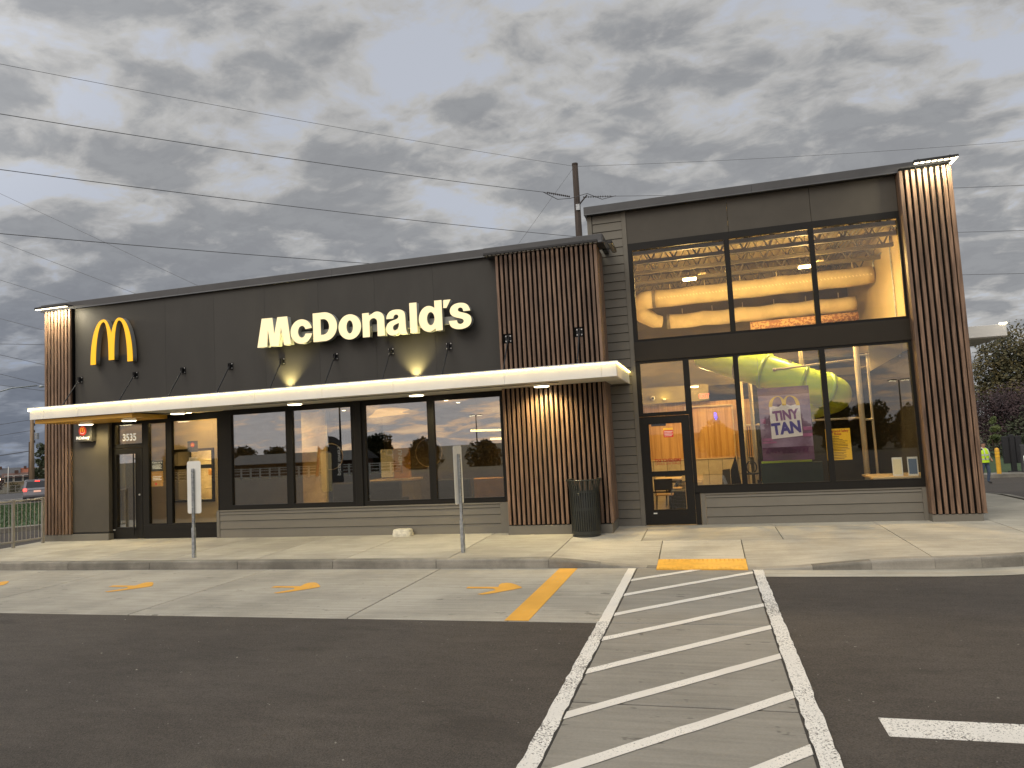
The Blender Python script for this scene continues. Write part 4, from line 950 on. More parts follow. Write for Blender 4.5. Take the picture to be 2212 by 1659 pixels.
# ------------------------------------------------------------------ playroom contents
AMB = (1, .66, .25)
for k, (x, lbl) in enumerate(((-.10, 'glowing rectangular high-bay light behind the left upper pane'), (2.43, 'glowing rectangular high-bay light by the right upper mullion'))):
    t = thing('high_bay_light', lbl, 'ceiling light', (x, 3.1, 5.35), group='high-bay lights of the playroom')
    MB().cbox(x - .17, x + .17, 3.0, 3.2, 5.36, 5.42, .01).build('housing', 'joist', t)
    MB().cbox(x - .15, x + .15, 3.01, 3.19, 5.325, 5.358, .008).build('lens', 'hibay', t)
    MB().tube([(x, 3.1, 5.42), (x + .03, 3.1, 6.2)], .008, 6).build('hanger', 'joist', t)
    MB().box(x + .1, x + .38, 3.12, 3.15, 5.44, 5.47).build('mounting_bar', 'inter_wall', t)
    lamp('high_bay_lamp', 'AREA', (x, 3.1, 5.30), 140, AMB, t, size=.5, size_y=.3, aim=(0, 0, -1))
    lamp('high_bay_spill', 'POINT', (x, 3.1, 5.22), 150, AMB, t, size=.2)
t = thing('playroom_fill_lamp', 'added fill lamp deep inside the playroom near the wooden wall', 'ceiling light', (-.2, 6.2, 3.0))  # unseen fixture added as fill light for the deep end of the playroom
MB().cyl((-.2, 6.2, 3.02), (-.2, 6.2, 3.06), .12, n=20).build('housing', 'whitep', t); MB().cyl((-.2, 6.2, 3.0), (-.2, 6.2, 3.018), .10, n=20).build('lens', 'lens', t)
lamp('playroom_fill_light', 'POINT', (-.2, 6.4, 2.9), 80, AMB, t, size=.1)
def duct(label, y, x0, z0, x1, z1, r, n=30, beads=True, slack=.02):
    t = thing('fabric_duct', label, 'air duct', (x0, y, z0), group='cream fabric ducts in the playroom')
    pts = []; rs = []
    for i in range(n + 1):
        f = i / n; pts.append((x0 + (x1 - x0) * f, y, z0 + (z1 - z0) * f - slack * abs(math.sin(f * math.pi * 5)))); rs.append(r * (1 - .03 * abs(math.sin(f * math.pi * 5)) + random.uniform(-.006, .006)))
    rs[-1] *= .9
    MB().tube(pts, rs, 20).build('sleeve', 'duct', t, True)
    MB().tube([(x0 - .03, y, z0), (x0 + .05, y, z0)], r * 1.03, 20).build('collar', 'ductband', t)
    for i in range(6):
        f = (i + .5) / 6; x = x0 + (x1 - x0) * f; z = z0 + (z1 - z0) * f
        MB().tube([(x, y, z + r * .95), (x, y, z + r + .12)], .012, 5).build('hanger', 'duct', t)
    if beads:
        mb = MB(); nb = 64
        for i in range(nb):
            f = (i + .5) / nb; x = x0 + .1 + (x1 - x0 - .15) * f; z = z0 + (z1 - z0) * f
            for s_ in (0, .02): mb.cyl((x + s_ * .7, y - r * .985, z - .02 - s_), (x + s_ * .7, y - r * 1.02, z - .02 - s_), .010, n=5)
        mb.build('nozzle', 'bead', t, kind='stuff')
    return t
d1 = duct('upper cream fabric air duct with a dotted row of nozzles', 5.3, -1.08, 5.37, 4.26, 5.43, .235)
MB().tube([(-1.10, 5.3, 5.37), (-1.32, 5.3, 5.36), (-1.47, 5.38, 5.30), (-1.50, 5.6, 5.20), (-1.42, 5.95, 5.08), (-1.15, 6.25, 4.93), (-.95, 6.3, 4.90)], [.235, .24, .24, .24, .23, .20, .16], 18).build('elbow', 'duct', d1, True)
duct('lower cream fabric air duct below the first', 6.3, -.78, 4.89, 4.02, 4.915, .20, beads=False, slack=.03)
t = thing('patterned_panel', 'orange patterned roll hanging below the lower fabric duct', 'panel roll', (2.7, 6.0, 4.4))
MB().tube([(1.36, 6.0, 4.50), (3.98, 6.0, 4.525)], .12, 16).build('roll', 'pattern', t, True)
# tube slide
sld = thing('tube_slide', 'lime green plastic tube slide descending behind the poster', 'slide', (2.0, 2.6, 0))
sp_ = [Vector(p) for p in ((.10, 3.4, 3.62), (.75, 2.95, 3.30), (1.35, 2.62, 3.04), (2.05, 2.5, 2.72), (2.50, 2.55, 2.53), (2.72, 2.80, 2.45), (2.66, 3.15, 2.38), (2.30, 3.5, 2.3))]
def tubeseg(i0, i1, nm, r=.36):
    pts = []
    for i in range(i0, i1):
        p0, p1, p2, p3 = sp_[max(i - 1, 0)], sp_[i], sp_[i + 1], sp_[min(i + 2, len(sp_) - 1)]
        for k in range(6 + (i == i1 - 1)):
            t_ = k / 6; pts.append(.5 * ((2 * p1) + (-p0 + p2) * t_ + (2 * p0 - 5 * p1 + 4 * p2 - p3) * t_ ** 2 + (-p0 + 3 * p1 - 3 * p2 + p3) * t_ ** 3))
    MB().tube(pts, r, 24, caps=False).build(nm, 'slide', sld, True)
for a, b in ((0, 2), (2, 3), (3, 4), (4, 7)): tubeseg(a, b, 'tube_section')
for i in (2, 3, 4):
    d_ = (sp_[i + 1] - sp_[i - 1]).normalized(); MB().tube([sp_[i] - d_ * .035, sp_[i] + d_ * .035], .405, 24).build('flange', 'slide_d', sld, True)
for i, off in ((1, .25), (2, .55)):
    p = sp_[i].lerp(sp_[i + 1], off); d_ = (sp_[i + 1] - sp_[i]).normalized(); MB().tube([p - d_ * .035, p + d_ * .035], .372, 24).build('strap', 'strap', sld, True)
pf = thing('play_frame', 'tan tubular play frame with vertical poles beside the slide', 'play frame', (3.1, 2.2, 0))
for x, y, z0, z1, r in ((3.115, 2.2, 0, 3.6, .055), (2.15, 3.0, 2.4, 3.9, .045), (3.31, 2.2, 0, 3.17, .025), (1.05, 3.2, 0, 2.9, .045), (.95, 5.2, 0, 3.0, .05)):
    MB().cyl((x, y, z0), (x, y, z1), r, n=12).build('pole', 'playpole', pf, True)
for p, q in (((1.5, 2.2, 3.02), (3.10, 2.2, 3.11)), ((2.19, 2.2, 1.905), (3.10, 2.2, 1.90)), ((3.12, 2.2, 3.19), (3.31, 2.2, 3.18)), ((3.12, 2.2, 1.86), (3.30, 2.2, 1.86)), ((.95, 5.2, 1.88), (1.30, 5.2, 1.88))):
    b_ = MB().tube([p, q], .022, 8); 
    for e in (p, q): v = Vector(e); w = (Vector(q) - Vector(p)).normalized() * .03; b_.tube([v - w, v + w], .034, 8)
    b_.build('cross_bar', 'playpole', pf, True)
MB().box(1.6, 4.28, 3.7, 7.0, 3.30, 3.36).build('light_blocking_deck', 'mesh', pf)  # dark deck added to keep the high-bay light off the room below
MB().box(3.4, 4.28, 1.3, 3.69, 3.62, 3.66).build('light_blocking_deck', 'mesh', pf)  # second added deck, blocks light above the right-hand corner
nb = MB()
for i in range(7): nb.cyl((.98 + i * .055, 5.25, .9), (.98 + i * .055, 5.25, 1.85), .012, n=6)
nb.build('barrier_bars', 'mesh', pf)
t = thing('green_board', 'dark green board standing behind the lower edge of the poster', 'board', (1.6, 1.5, 0)); MB().cbox(1.03, 2.19, 1.5, 1.55, 0, 1.085, .01).build('panel', 'dkgreen', t)
MB().box(1.05, 2.0, 1.49, 1.56, 1.086, 1.125).build('top_strip', 'slide_d', t)
t = thing('ceiling_board', 'pale angled ceiling panel in the upper right of the playroom', 'panel', (4.0, 3.5, 3.3)); MB().prism([(3.62, 3.70), (4.29, 3.70), (4.29, 3.28), (3.63, 2.93)], 3.5, 3.56, 'Y').build('board', 'inter_wall', t)
# poster, rules notice, exit sign
po = thing('hanging_poster', 'violet pop poster with golden arches and big block letters hung inside the playroom window', 'poster', (1.49, .8, 1.16))
MB().box(1.03, 1.955, .79, .80, 1.162, 2.57).build('sheet', 'poster', po)
MB().box(1.031, 1.954, .786, .7895, 1.163, 1.42).build('dark_floor_band', 'poster_dark', po)
MB().box(1.031, 1.954, .786, .7895, 2.42, 2.568).build('dark_top_band', 'poster_dark', po)
for z0, z1, x0, x1 in ((1.55, 1.60, 1.05, 1.24), (1.72, 1.79, 1.80, 1.954), (1.60, 1.66, 1.78, 1.954), (1.50, 1.535, 1.04, 1.3), (1.88, 1.98, 1.04, 1.13)): MB().box(x0, x1, .785, .7885, z0, z1).build('pink_band', 'poster_pink', po)
MB().prism([(1.22, 1.58), (1.78, 1.62), (1.77, 2.24), (1.60, 2.20), (1.48, 2.26), (1.38, 2.19), (1.22, 2.23)], .7815, .7845, 'Y').build('white_box_print', 'poster_white', po)
outline_mesh('arch_print', [[(1.49 + (x + 13.42) * .46, 2.20 + (z - 4.148) * .185) for x, z in oc]], .003, 'poster_gold', .778, po)
text('poster_lettering', 'TINY', .25, 1.50, 2.02, .7775, 'poster_ink', po, bold=.012, xs=.80, rot=R(4))
text('poster_lettering', 'TAN', .30, 1.50, 1.77, .7775, 'poster_ink2', po, bold=.015, xs=.85, rot=R(4))
for x in (1.07, 1.92): MB().cyl((x, .795, 2.57), (x, .795, 3.23), .003, n=5).build('cord', 'galv', po)
ru = thing('rules_notice', 'yellow playground safety rules notice inside the right lower window', 'notice', (2.4, .79, 1.13))
MB().box(2.178, 2.607, .785, .792, 1.13, 1.718).build('board', 'ysign', ru)
text('notice_heading', 'Playground Safety', .066, 2.393, 1.673, .7845, 'redink', ru, bold=.0015, xs=.80); text('notice_heading', 'Rules', .066, 2.393, 1.617, .7845, 'redink', ru, bold=.0015, xs=.85)
zz = 1.565
for k in range(15):
    w = random.choice((.36, .34, .30, .20, .26)); MB().box(2.21, 2.21 + w, .7825, .7845, zz, zz + .009).build('text_line', 'ink', ru); zz -= .027 if k % 3 else .034
ex = thing('exit_sign', 'red lit EXIT sign above the wooden wall opening', 'exit sign', (.04, 7.5, 2.8)); MB().cbox(-.10, .17, 7.52, 7.58, 2.70, 2.89, .008).build('housing', 'exitbox', ex)
text('letters', 'EXIT', .155, .035, 2.795, 7.516, 'exitred', ex, bold=.008, xs=.88)
t = thing('security_camera', 'white round security camera on the khaki soffit', 'camera', (-1.43, 7.5, 2.83)); MB().lathe([(0, -.07), (.05, -.05), (.07, 0), (.05, .05), (0, .07)], (-1.43, 7.52, 2.83), 16).build('dome', 'whitep', t, True); MB().cyl((-1.42, 7.44, 2.83), (-1.42, 7.47, 2.83), .035, n=14).build('lens', 'black', t)
t = thing('wall_sconce', 'small spotlight lighting the khaki soffit inside', 'wall light', (-1.1, 7.55, 2.78)); MB().cbox(-1.13, -1.06, 7.48, 7.59, 2.76, 2.80, .006).build('housing', 'whitep', t); lamp('sconce_lamp', 'POINT', (-1.1, 7.45, 2.84), 2.5, (1, .75, .2), t, size=.03)
t = thing('neon_squiggle', 'small blue neon glyph on the wood wall', 'neon sign', (.32, 7.9, 2.2)); MB().tube([(.30, 7.95, 2.32), (.29, 7.95, 2.20), (.33, 7.95, 2.10), (.35, 7.95, 2.16), (.33, 7.95, 2.30)], .014, 8).build('tube', 'neon', t, True)
# counter with two tablets
ct = thing('tablet_counter', 'pale wood counter under the two tablets in the right window', 'counter', (3.55, 1.4, 0)); MB().cbox(2.95, 4.28, .92, 1.9, .735, .775, .006).build('top', 'counter', ct); MB().box(3.1, 4.25, 1.1, 1.85, 0, .733).build('base', 'dark_and_shade', ct)
for lbl, x in (('white tablet stand with the yellow-lit screen, left of the pair', 3.42), ('white tablet stand nearest the rightmost slat tower', 3.68)):
    t = thing('tablet_stand', lbl, 'tablet', (x, 1.08, .776), R(-14), 'tablet stands on the counter')
    MB().prism([(-.04, 0), (.12, 0), (.012, .345), (-.008, .345)], -.085, .085, 'X').build('wedge', 'whitep', t, local=True)
    MB().add([(-.068, -.0385, .03), (.068, -.0385, .03), (.068, -.0135, .31), (-.068, -.0135, .31), (-.068, -.036, .03), (.068, -.036, .03), (.068, -.011, .31), (-.068, -.011, .31)], [(0, 1, 2, 3), (0, 4, 5, 1), (1, 5, 6, 2), (2, 6, 7, 3), (3, 7, 4, 0)]).build('screen', 'screen' if x > 3.5 else 'creampanel', t, local=True)
# tables and bentwood chairs seen through the emergency door
def chair(label, x, y, rz):
    t = thing('dining_chair', label, 'chair', (x, y, 0), rz, 'bentwood chairs in the playroom')
    MB().cbox(-.20, .20, -.20, .20, .43, .455, .008).build('seat', 'seatwood', t, local=True); MB().cbox(-.20, .20, -.215, -.195, .55, .80, .008).build('backrest', 'seatdark', t, local=True)
    for a in (-1, 1):
        for b in (-1, 1): MB().tube([(a * .17, b * .17, .43), (a * .20, b * .20, 0)], .010, 6).build('leg', 'black', t, local=True)
        MB().tube([(a * .17, -.19, .44), (a * .17, -.205, .60)], .010, 6).build('back_post', 'black', t, local=True)
def table(label, x, y, w=.6, d=.7):
    t = thing('dining_table', label, 'table', (x, y, 0), group='tables in the playroom'); MB().cbox(x - w / 2, x + w / 2, y - d / 2, y + d / 2, .72, .76, .006).build('top', 'counter', t); MB().cyl((x, y, 0), (x, y, .72), .035, n=10).build('leg', 'black', t); MB().cyl((x, y, 0), (x, y, .02), .22, n=18).build('foot', 'black', t)
chair('chair nearest the emergency door glass', -.98, 2.5, 0); table('table just inside the emergency door', -.9, 3.2); chair('chair second from the emergency door', -.85, 4.2, R(180)); table('table second from the emergency door', -.8, 4.9)
bn = thing('banquette_bench', 'dark banquette with pale wood edges seen low through the emergency door', 'bench', (-.4, 4.5, 0))
for k, y in enumerate((3.4, 4.3, 5.2, 6.1)):
    MB().cbox(-.55, -.15, y, y + .12, 0, .62, .006).build('divider', 'counter', bn); MB().cbox(-.9, -.56, y + .1, y + .85, 0, .42, .02).build('seat', 'seatdark', bn)
t = thing('folded_booth_screen', 'dark wedge-shaped booth divider by the wood wall', 'divider', (.55, 6.0, 0)); MB().prism([(.30, 0), (.55, 0), (.55, .76), (.36, .74)], 5.9, 6.0, 'Y').build('low_panel', 'dark_and_shade', t); MB().prism([(.56, 0), (.86, 0), (.72, 1.10), (.57, .72)], 6.0, 6.08, 'Y').build('tall_panel', 'slatback', t)
t = thing('high_chair', 'black high chair standing behind the glass mullion', 'high chair', (.85, 2.0, 0))
for a in (-1, 1):
    for b in (-1, 1): MB().tube([(.87 + a * .16, 2.0 + b * .16, 0), (.87 + a * .12, 2.0 + b * .10, .72)], .016, 6).build('leg', 'black', t)
MB().cbox(.74, 1.0, 1.88, 2.12, .55, .58, .008).build('seat', 'black', t); MB().tube([(.87 + .14 * math.cos(a), 2.0 + .14 * math.sin(a), .86) for a in [R(k * 20) for k in range(19)]], .016, 6).build('guard_ring', 'black', t); MB().tube([(.87 + .10 * math.cos(a), 1.9, 1.0 + .13 * math.sin(a)) for a in [R(k * 20) for k in range(19)]], .014, 6).build('back_ring', 'black', t)

# ------------------------------------------------------------------ dining room contents behind the left windows
for k, (x, y) in enumerate(((-11.1, 5.0), (-10.2, 5.0), (-6.63, 5.0), (-6.5, 3.7), (-5.4, 3.2), (-8.5, 3.2), (-9.2, 6.6), (-5.2, 6.6))):
    t = thing('recessed_downlight', 'small bright ceiling spot inside the dining room', 'downlight', (x, y, 2.95), group='ceiling spots of the dining room')
    MB().cyl((x, y, 2.945), (x, y, 2.958), .05, n=14).build('lens', 'lens', t); lamp('dining_spot', 'SPOT', (x, y, 2.93), 95, AMB, t, size=.05, aim=(0, 0, -1), spot=R(120), blend=.7)
t = thing('oak_pendant', 'large amber curved pendant glowing in the third dining pane', 'pendant', (-8.4, 4.6, 2.7)); MB().prism(smooth_closed([(-9.25, 2.66), (-9.0, 2.80), (-8.95, 2.90), (-8.45, 2.93), (-7.9, 2.84), (-8.2, 2.80), (-8.25, 2.76), (-7.9, 2.72), (-8.6, 2.70), (-8.9, 2.68)], (), 2), 4.55, 4.75, 'Y').build('shade', 'pendant', t)
for lbl, p, q in (('long glowing linear pendant in the rightmost dining pane', (-6.30, 5.0, 2.145), (-5.36, 5.0, 2.12)), ('short glowing linear pendant below the longer one', (-5.74, 5.0, 1.885), (-5.36, 5.0, 1.88))):
    t = thing('linear_pendant', lbl, 'pendant', p, group='linear pendants in the dining room'); MB().tube([p, q], .028, 8).build('tube', 'ring', t, True); MB().tube([Vector(p) + Vector((.2, 0, 0)), Vector(p) + Vector((.2, 0, .8))], .004, 4).build('cord', 'black', t)
t = thing('amber_column', 'amber lit column between the first two dining panes', 'column', (-12.2, 4.6, 0)); MB().cbox(-12.1, -11.7, 4.2, 4.35, 0, 2.15, .01).build('panel', 'orange', t); MB().cbox(-11.85, -11.75, 4.1, 4.19, 0, 2.6, .01).build('fin', 'orange', t)
t = thing('upright_menu', 'pale yellow upright menu panel in the second dining pane', 'menu board', (-11.5, 5.0, 0)); MB().cbox(-11.78, -11.35, 5.0, 5.06, .42, 1.90, .01).build('panel', 'creampanel', t); MB().box(-11.79, -11.34, 4.99, 5.0, 1.40, 1.42).build('divider_bar', 'black', t)
ks = thing('order_kiosk', 'amber order kiosk on the counter in the third dining pane', 'kiosk', (-8.43, 5.0, 0)); MB().cbox(-8.68, -8.19, 5.0, 5.12, .91, 1.77, .015).build('screen_panel', 'orange', ks)
text('panel_lettering', 'MENU', .16, -8.45, 1.5, 4.995, 'creampanel', ks, bold=.004, rot=R(90)); MB().cbox(-9.1, -8.72, 5.05, 5.15, .95, 1.75, .01).build('side_panel', 'creampanel', ks)
t = thing('service_counter', 'wooden service counter below the order kiosk', 'counter', (-8.6, 5.2, 0)); MB().cbox(-9.35, -8.0, 4.8, 5.5, .84, .90, .01).build('top', 'counter', t); MB().box(-9.3, -8.05, 4.85, 5.45, 0, .838).build('front', 'dine_wall', t)
for k, (x, y) in enumerate(((-9.4, 3.6), (-8.3, 3.6), (-6.3, 3.4), (-5.3, 3.4))):
    t = thing('booth_bench', ('booth bench in the second dining pane', 'booth bench in the third dining pane', 'booth bench behind the mullion of the right dining window', 'booth bench in the rightmost dining pane')[k], 'bench', (x, y, 0), group='booth benches in the dining room'); MB().cbox(x - .45, x + .45, y, y + .12, 0, .92, .03).build('back', 'orange' if k == 3 else 'seatdark', t); MB().cbox(x - .45, x + .45, y + .12, y + .55, .3, .46, .03).build('seat', 'seatdark', t)
for k, (x, zc, r) in enumerate(((-10.72, 1.62, .38), (-7.62, 1.60, .40))):
    t = thing('hoop_lamp', ('thin glowing hoop in the second dining pane', 'thin glowing hoop straddling the third and fourth dining panes')[k], 'hoop lamp', (x, 5.1, zc - r), group='hoop lamps in the dining room'); MB().tube([(x + r * math.cos(R(i * 10)), 5.1, zc + r * math.sin(R(i * 10))) for i in range(37)], .012, 6).build('hoop', 'counter', t, True); MB().tube([(x, 5.1, zc + r), (x, 5.1, 2.95)], .004, 4).build('cord', 'black', t)
# entrance vestibule: hatch content, welcome poster
t = thing('kitchen_lamp', 'bright kitchen lamp behind the serving hatch', 'ceiling light', (-13.0, 3.6, 2.9)); MB().cbox(-13.5, -12.5, 3.5, 3.8, 2.90, 2.95, .01).build('lens', 'lens', t); lamp('kitchen_light', 'AREA', (-13.0, 3.6, 2.88), 260, AMB, t, size=1.0, size_y=.3, aim=(0, 0, -1))
t = thing('kitchen_rack', 'steel kitchen rack seen through the serving hatch', 'rack', (-13.0, 3.8, 0))
for z in (.9, 1.25, 1.7): MB().cbox(-14.0, -12.0, 3.7, 4.1, z, z + .04, .006).build('shelf', 'kitchen', t)
for k in range(5): MB().cbox(-13.9 + k * .4, -13.62 + k * .4, 3.72, 4.0, 1.29, 1.45 + .05 * (k % 3), .01).build('tray', 'whitep' if k % 2 else 'orange', t)
t = thing('vestibule_lamp', 'ceiling lamp of the entrance vestibule', 'ceiling light', (-12.4, 1.1, 2.9)); MB().cyl((-12.4, 1.1, 2.93), (-12.4, 1.1, 2.955), .12, n=18).build('lens', 'lens', t); lamp('vestibule_light', 'POINT', (-12.4, 1.2, 2.8), 40, AMB, t, size=.1)
wp = thing('welcome_poster', 'welcome poster with orange lower half on the entrance sidelight', 'poster', (-12.43, .14, 1.2)); MB().box(-12.60, -12.27, .145, .150, 1.19, 1.54).build('orange_half', 'orange', wp); MB().box(-12.60, -12.27, .145, .150, 1.542, 1.80).build('dark_half', 'signpanel', wp)
text('poster_lettering', 'Come on in', .065, -12.43, 1.745, .1445, 'signwhite', wp, xs=.9)
for k in range(4): MB().box(-12.57, -12.30 - .03 * (k % 2), .1425, .1445, 1.60 + .028 * k, 1.61 + .028 * k).build('text_line', 'signwhite', wp)
for k in range(3): MB().box(-12.56, -12.31 - .04 * (k % 2), .1425, .1445, 1.34 + .035 * k, 1.352 + .035 * k).build('text_line', 'signwhite', wp)
MB().cyl((-12.47, .143, 1.25), (-12.47, .1445, 1.25), .03, n=14).build('round_mark', 'signred', wp)
hp = thing('window_sticker', 'small dark square sticker with a red emblem on the entrance glass', 'sticker', (-11.4, .13, 1.95)); MB().box(-11.58, -11.30, .143, .147, 1.95, 2.20).build('square', 'signpanel', hp); MB().cyl((-11.44, .139, 2.11), (-11.44, .1425, 2.11), .055, n=18).build('round_mark', 'signred', hp)
outline_mesh('emblem_arch', [[(-11.44 + (x + 13.42) * .05, 2.085 + (z - 4.148) * .05) for x, z in oc]], .002, 'signgold', .136, hp)
cs = thing('counter_card', 'small white card propped in the serving hatch', 'card', (-13.0, 1.96, 1.62)); MB().cbox(-13.06, -12.80, 1.94, 1.95, 1.62, 1.82, .003).build('card', 'whitep', cs)

# ------------------------------------------------------------------ trees
def tree(name, label, base, h, rx, trunk_h, blobs, n, leaf, m, group=None, seed=1, tr=.18, limbs=7, cat='tree'):
    rr = random.Random(seed); base = Vector(base); t = thing(name, label, cat, base, group=group)
    tb = MB(); top = base + Vector((rr.uniform(-.2, .2), rr.uniform(-.2, .2), trunk_h + (h - trunk_h) * .55))
    tb.tube([base - Vector((0, 0, .3)), base.lerp(top, .35) + Vector((.05 * rx, 0, 0)), base.lerp(top, .7), top], [tr * 1.25, tr, tr * .7, tr * .25], 8)
    cs = []
    for k in range(blobs):
        a = rr.uniform(0, 6.28); f = rr.random() ** .6; zf = rr.uniform(.08, 1)
        wz = (1 - abs(zf - .42) ** 1.7 * 1.5)
        c = base + Vector((math.cos(a) * rx * f * .8 * max(.25, wz), math.sin(a) * rx * f * .8 * max(.25, wz), trunk_h + (h - trunk_h) * zf * .93)); cs.append((c, rr.uniform(.22, .42) * rx))
    for c, r_ in cs[:limbs]:
        s0 = base.lerp(top, rr.uniform(.35, .8)); tb.tube([s0, s0.lerp(c, .5) + Vector((0, 0, -.1 * rx)), c], [tr * .4, tr * .25, tr * .08], 5)
    tb.build('trunk', 'bark', t, True)
    vs = []; fs = []
    for i in range(n):
        c, r_ = cs[rr.randrange(len(cs))]
        d = Vector((rr.gauss(0, 1), rr.gauss(0, 1), rr.gauss(0, .8))).normalized() * r_ * rr.uniform(.55, 1.12) ** .6; p = c + d
        u = Vector((rr.gauss(0, 1), rr.gauss(0, 1), rr.gauss(0, 1))).normalized(); w = u.orthogonal().normalized(); s_ = leaf * rr.uniform(.6, 1.3)
        k = len(vs); vs += [p - u * s_ * .5, p + w * s_ * .35 - u * .1 * s_, p + u * s_ * .55, p - w * s_ * .35]; fs.append((k, k + 1, k + 2, k + 3))
    MB().add(vs, fs).build('crown', m, t)
    return t
GT = 'trees beyond the drive-through lane'
tree('maple_tree', 'tall olive green tree right of the rightmost slat tower', (24.6, 51, g(24.6, 51)), 9.4, 4.4, 1.6, 70, 17000, .24, 'leaf_o', GT, 3, .3)
tree('maple_tree', 'tall olive green tree cut by the photo right edge', (31.0, 54, g(31, 54)), 10.2, 4.8, 1.6, 70, 17000, .25, 'leaf_o', GT, 5, .3)
tree('plum_tree', 'dark plum-leaved tree below the olive tree beside the slat tower', (20.0, 41, g(20.0, 41)), 4.4, 3.2, .6, 50, 13000, .15, 'leaf_p', GT, 8, .2)
tree('plum_tree', 'dark plum-leaved tree cut by the photo right edge', (24.8, 43, g(24.8, 43)), 4.7, 3.4, .6, 50, 13000, .15, 'leaf_p', GT, 9, .2)
tree('dark_hedge_tree', 'dark bushy evergreen behind the menu boards', (21.0, 38, g(21, 38)), 2.6, 3.6, .0, 40, 8000, .15, 'leaf_d', GT, 12, .15)
tree('sapling', 'slim young green tree behind the yellow bollard', (15.2, 30.5, g(15.2, 30.5) + .14), 2.75, .42, 1.05, 12, 1500, .10, 'leaf_y', None, 14, .035, 4)
tree('poplar_tree', 'dark green tree behind the tan utility pole', street(120, .1), 6.8, 1.15, 1.0, 22, 3200, .22, 'leaf_d', None, 21, .18)
for k, (d, s_, h, r_) in enumerate(((106, -4.6, 2.0, 1.1), (106, -2.6, 1.0, .9), (107, .8, 1.4, 1.0))):
    tree('roadside_bush', ('tall brown bush at the photo left edge across the street', 'low brown bush in front of the tan house', 'brown bush behind the silver SUV')[k], street(d, s_), h, r_, .1, 12, 900, .13, 'leaf_o' if k else 'leaf_p', 'bushes across the street', 30 + k, .05, 3, 'bush')

# ------------------------------------------------------------------ left background: street, SUV, houses, poles
def house(name, label, d, s0, s1, depth, hw, hr, wall, roof, n_win=2, z0=None, over=.5):
    c = street(d, (s0 + s1) / 2); zb = c.z if z0 is None else z0
    t = thing(name, label, 'house', (c.x, c.y, zb), math.atan2(-VX, VY)); w = (s1 - s0) / 2       # local x along s, local y along d
    MB().box(-w, w, 0, depth, -.5, hw).build('wall', wall, t, local=True)
    rf = MB().prism([(-.0 - over, hw), (depth / 2, hr), (depth + over, hw)], -w - over, w + over, 'X').build('roof', roof, t, local=True)
    MB().box(-w * .3, -w * .3 + .6, depth * .4, depth * .4 + .6, (hw + hr) / 2, hr + .5).build('chimney', 'brownwall', rf, local=True)
    for k in range(n_win):
        x = -w + 2 * w * (k + .5) / n_win
        wn = MB().box(x - .65, x + .65, -.06, .04, .9, 2.1).build('window', 'whitep', t, local=True); MB().box(x - .57, x + .57, -.075, -.062, .97, 2.03).build('pane', 'housepane', wn, local=True)
    return t
hs = house('tan_house', 'low tan house with brown eaves across the street', 160, -5.4, -1.2, 7, 1.75, 2.5, 'stucco', 'brownwall', 3)
house('long_house', 'long pale-roofed brown house behind the SUV', 168, -4.8, 6, 9, 1.9, 2.35, 'brownwall', 'roof_w', 4)
house('grey_house', 'dark grey roofed house at the photo left edge', 235, -11.5, -4.9, 9, 2.0, 3.9, 'brownwall', 'roof_g', 3)
house('rust_house', 'house with rust orange roof behind the tan house', 236, -4.8, -1.6, 9, 2.0, 3.7, 'whitep', 'roof_r', 2)
pl = thing('porch_lamp', 'glowing porch lamp at the photo left edge', 'lamp', street(158, -6.0, dz=1.5)); p_ = street(158, -6.0, dz=1.5); MB().lathe([(0, -.12), (.10, -.08), (.13, 0), (.08, .10), (0, .13)], p_, 12).build('globe', 'warmlamp', pl, True); MB().cyl(p_ + Vector((0, 0, -1.7)), p_ + Vector((0, 0, -.12)), .03, n=6).build('post', 'black', pl)
cf_ = thing('chain_link_fence', 'low chain-link fence along the far side of the street', 'fence', street(104, -2))
for k in range(9): q = street(104, -7 + k * 1.15); MB().cyl(q, q + Vector((0, 0, .9)), .03, n=6).build('post', 'chain', cf_)
for z in (.88, .45, .08): MB().tube([street(104, -7, dz=z), street(104, 2.2, dz=z)], .018, 5).build('rail', 'chain', cf_)
mb = MB()
for k in range(60): q = street(104, -7 + k * .155); mb.tube([q + Vector((0, 0, .05)), street(104, -7 + k * .155 + .4, dz=.88)], .006, 3); mb.tube([street(104, -7 + k * .155 + .4, dz=.05), q + Vector((0, 0, .88))], .006, 3)
mb.build('mesh', 'chain', cf_, kind='stuff')
fp = thing('flagpole', 'thin white pole across the street', 'pole', street(100, -3.05)); MB().cyl(street(100, -3.05), street(100, -3.0, z=1.75), .05, .03, 8).build('pole', 'whitep', fp, True); MB().lathe([(0, -.05), (.05, 0), (0, .05)], street(100, -3.0, z=1.78), 8).build('finial', 'whitep', fp, True)
# SUV seen from behind, brake lights on
p = street(68, -.16, dz=.036)
sv_ = thing('silver_suv', 'silver SUV seen from behind with its brake lights on', 'car', p, math.atan2(-VX, VY))
prof = [(0, .38), (.02, .62), (.10, .95), (.16, 1.08), (.42, 1.62), (.62, 1.70), (1.9, 1.74), (2.7, 1.66), (3.35, 1.12), (4.35, 1.0), (4.62, .85), (4.68, .45), (4.6, .32), (.1, .32)]
def loft(mb, prof, w, tumble=.10, z0=1.05):
    n = len(prof); wd = [w - (tumble * max(0, z - z0) / .7) - (.05 if z < .5 else 0) for _, z in prof]
    vs = [(-a, y, z) for a, (y, z) in zip(wd, prof)] + [(a, y, z) for a, (y, z) in zip(wd, prof)]
    return mb.add(vs, [tuple(range(n)), tuple(range(2 * n - 1, n - 1, -1))] + [(i, (i + 1) % n, (i + 1) % n + n, i + n) for i in range(n)])
loft(MB(), prof, .93).build('body', 'suv', sv_, local=True)
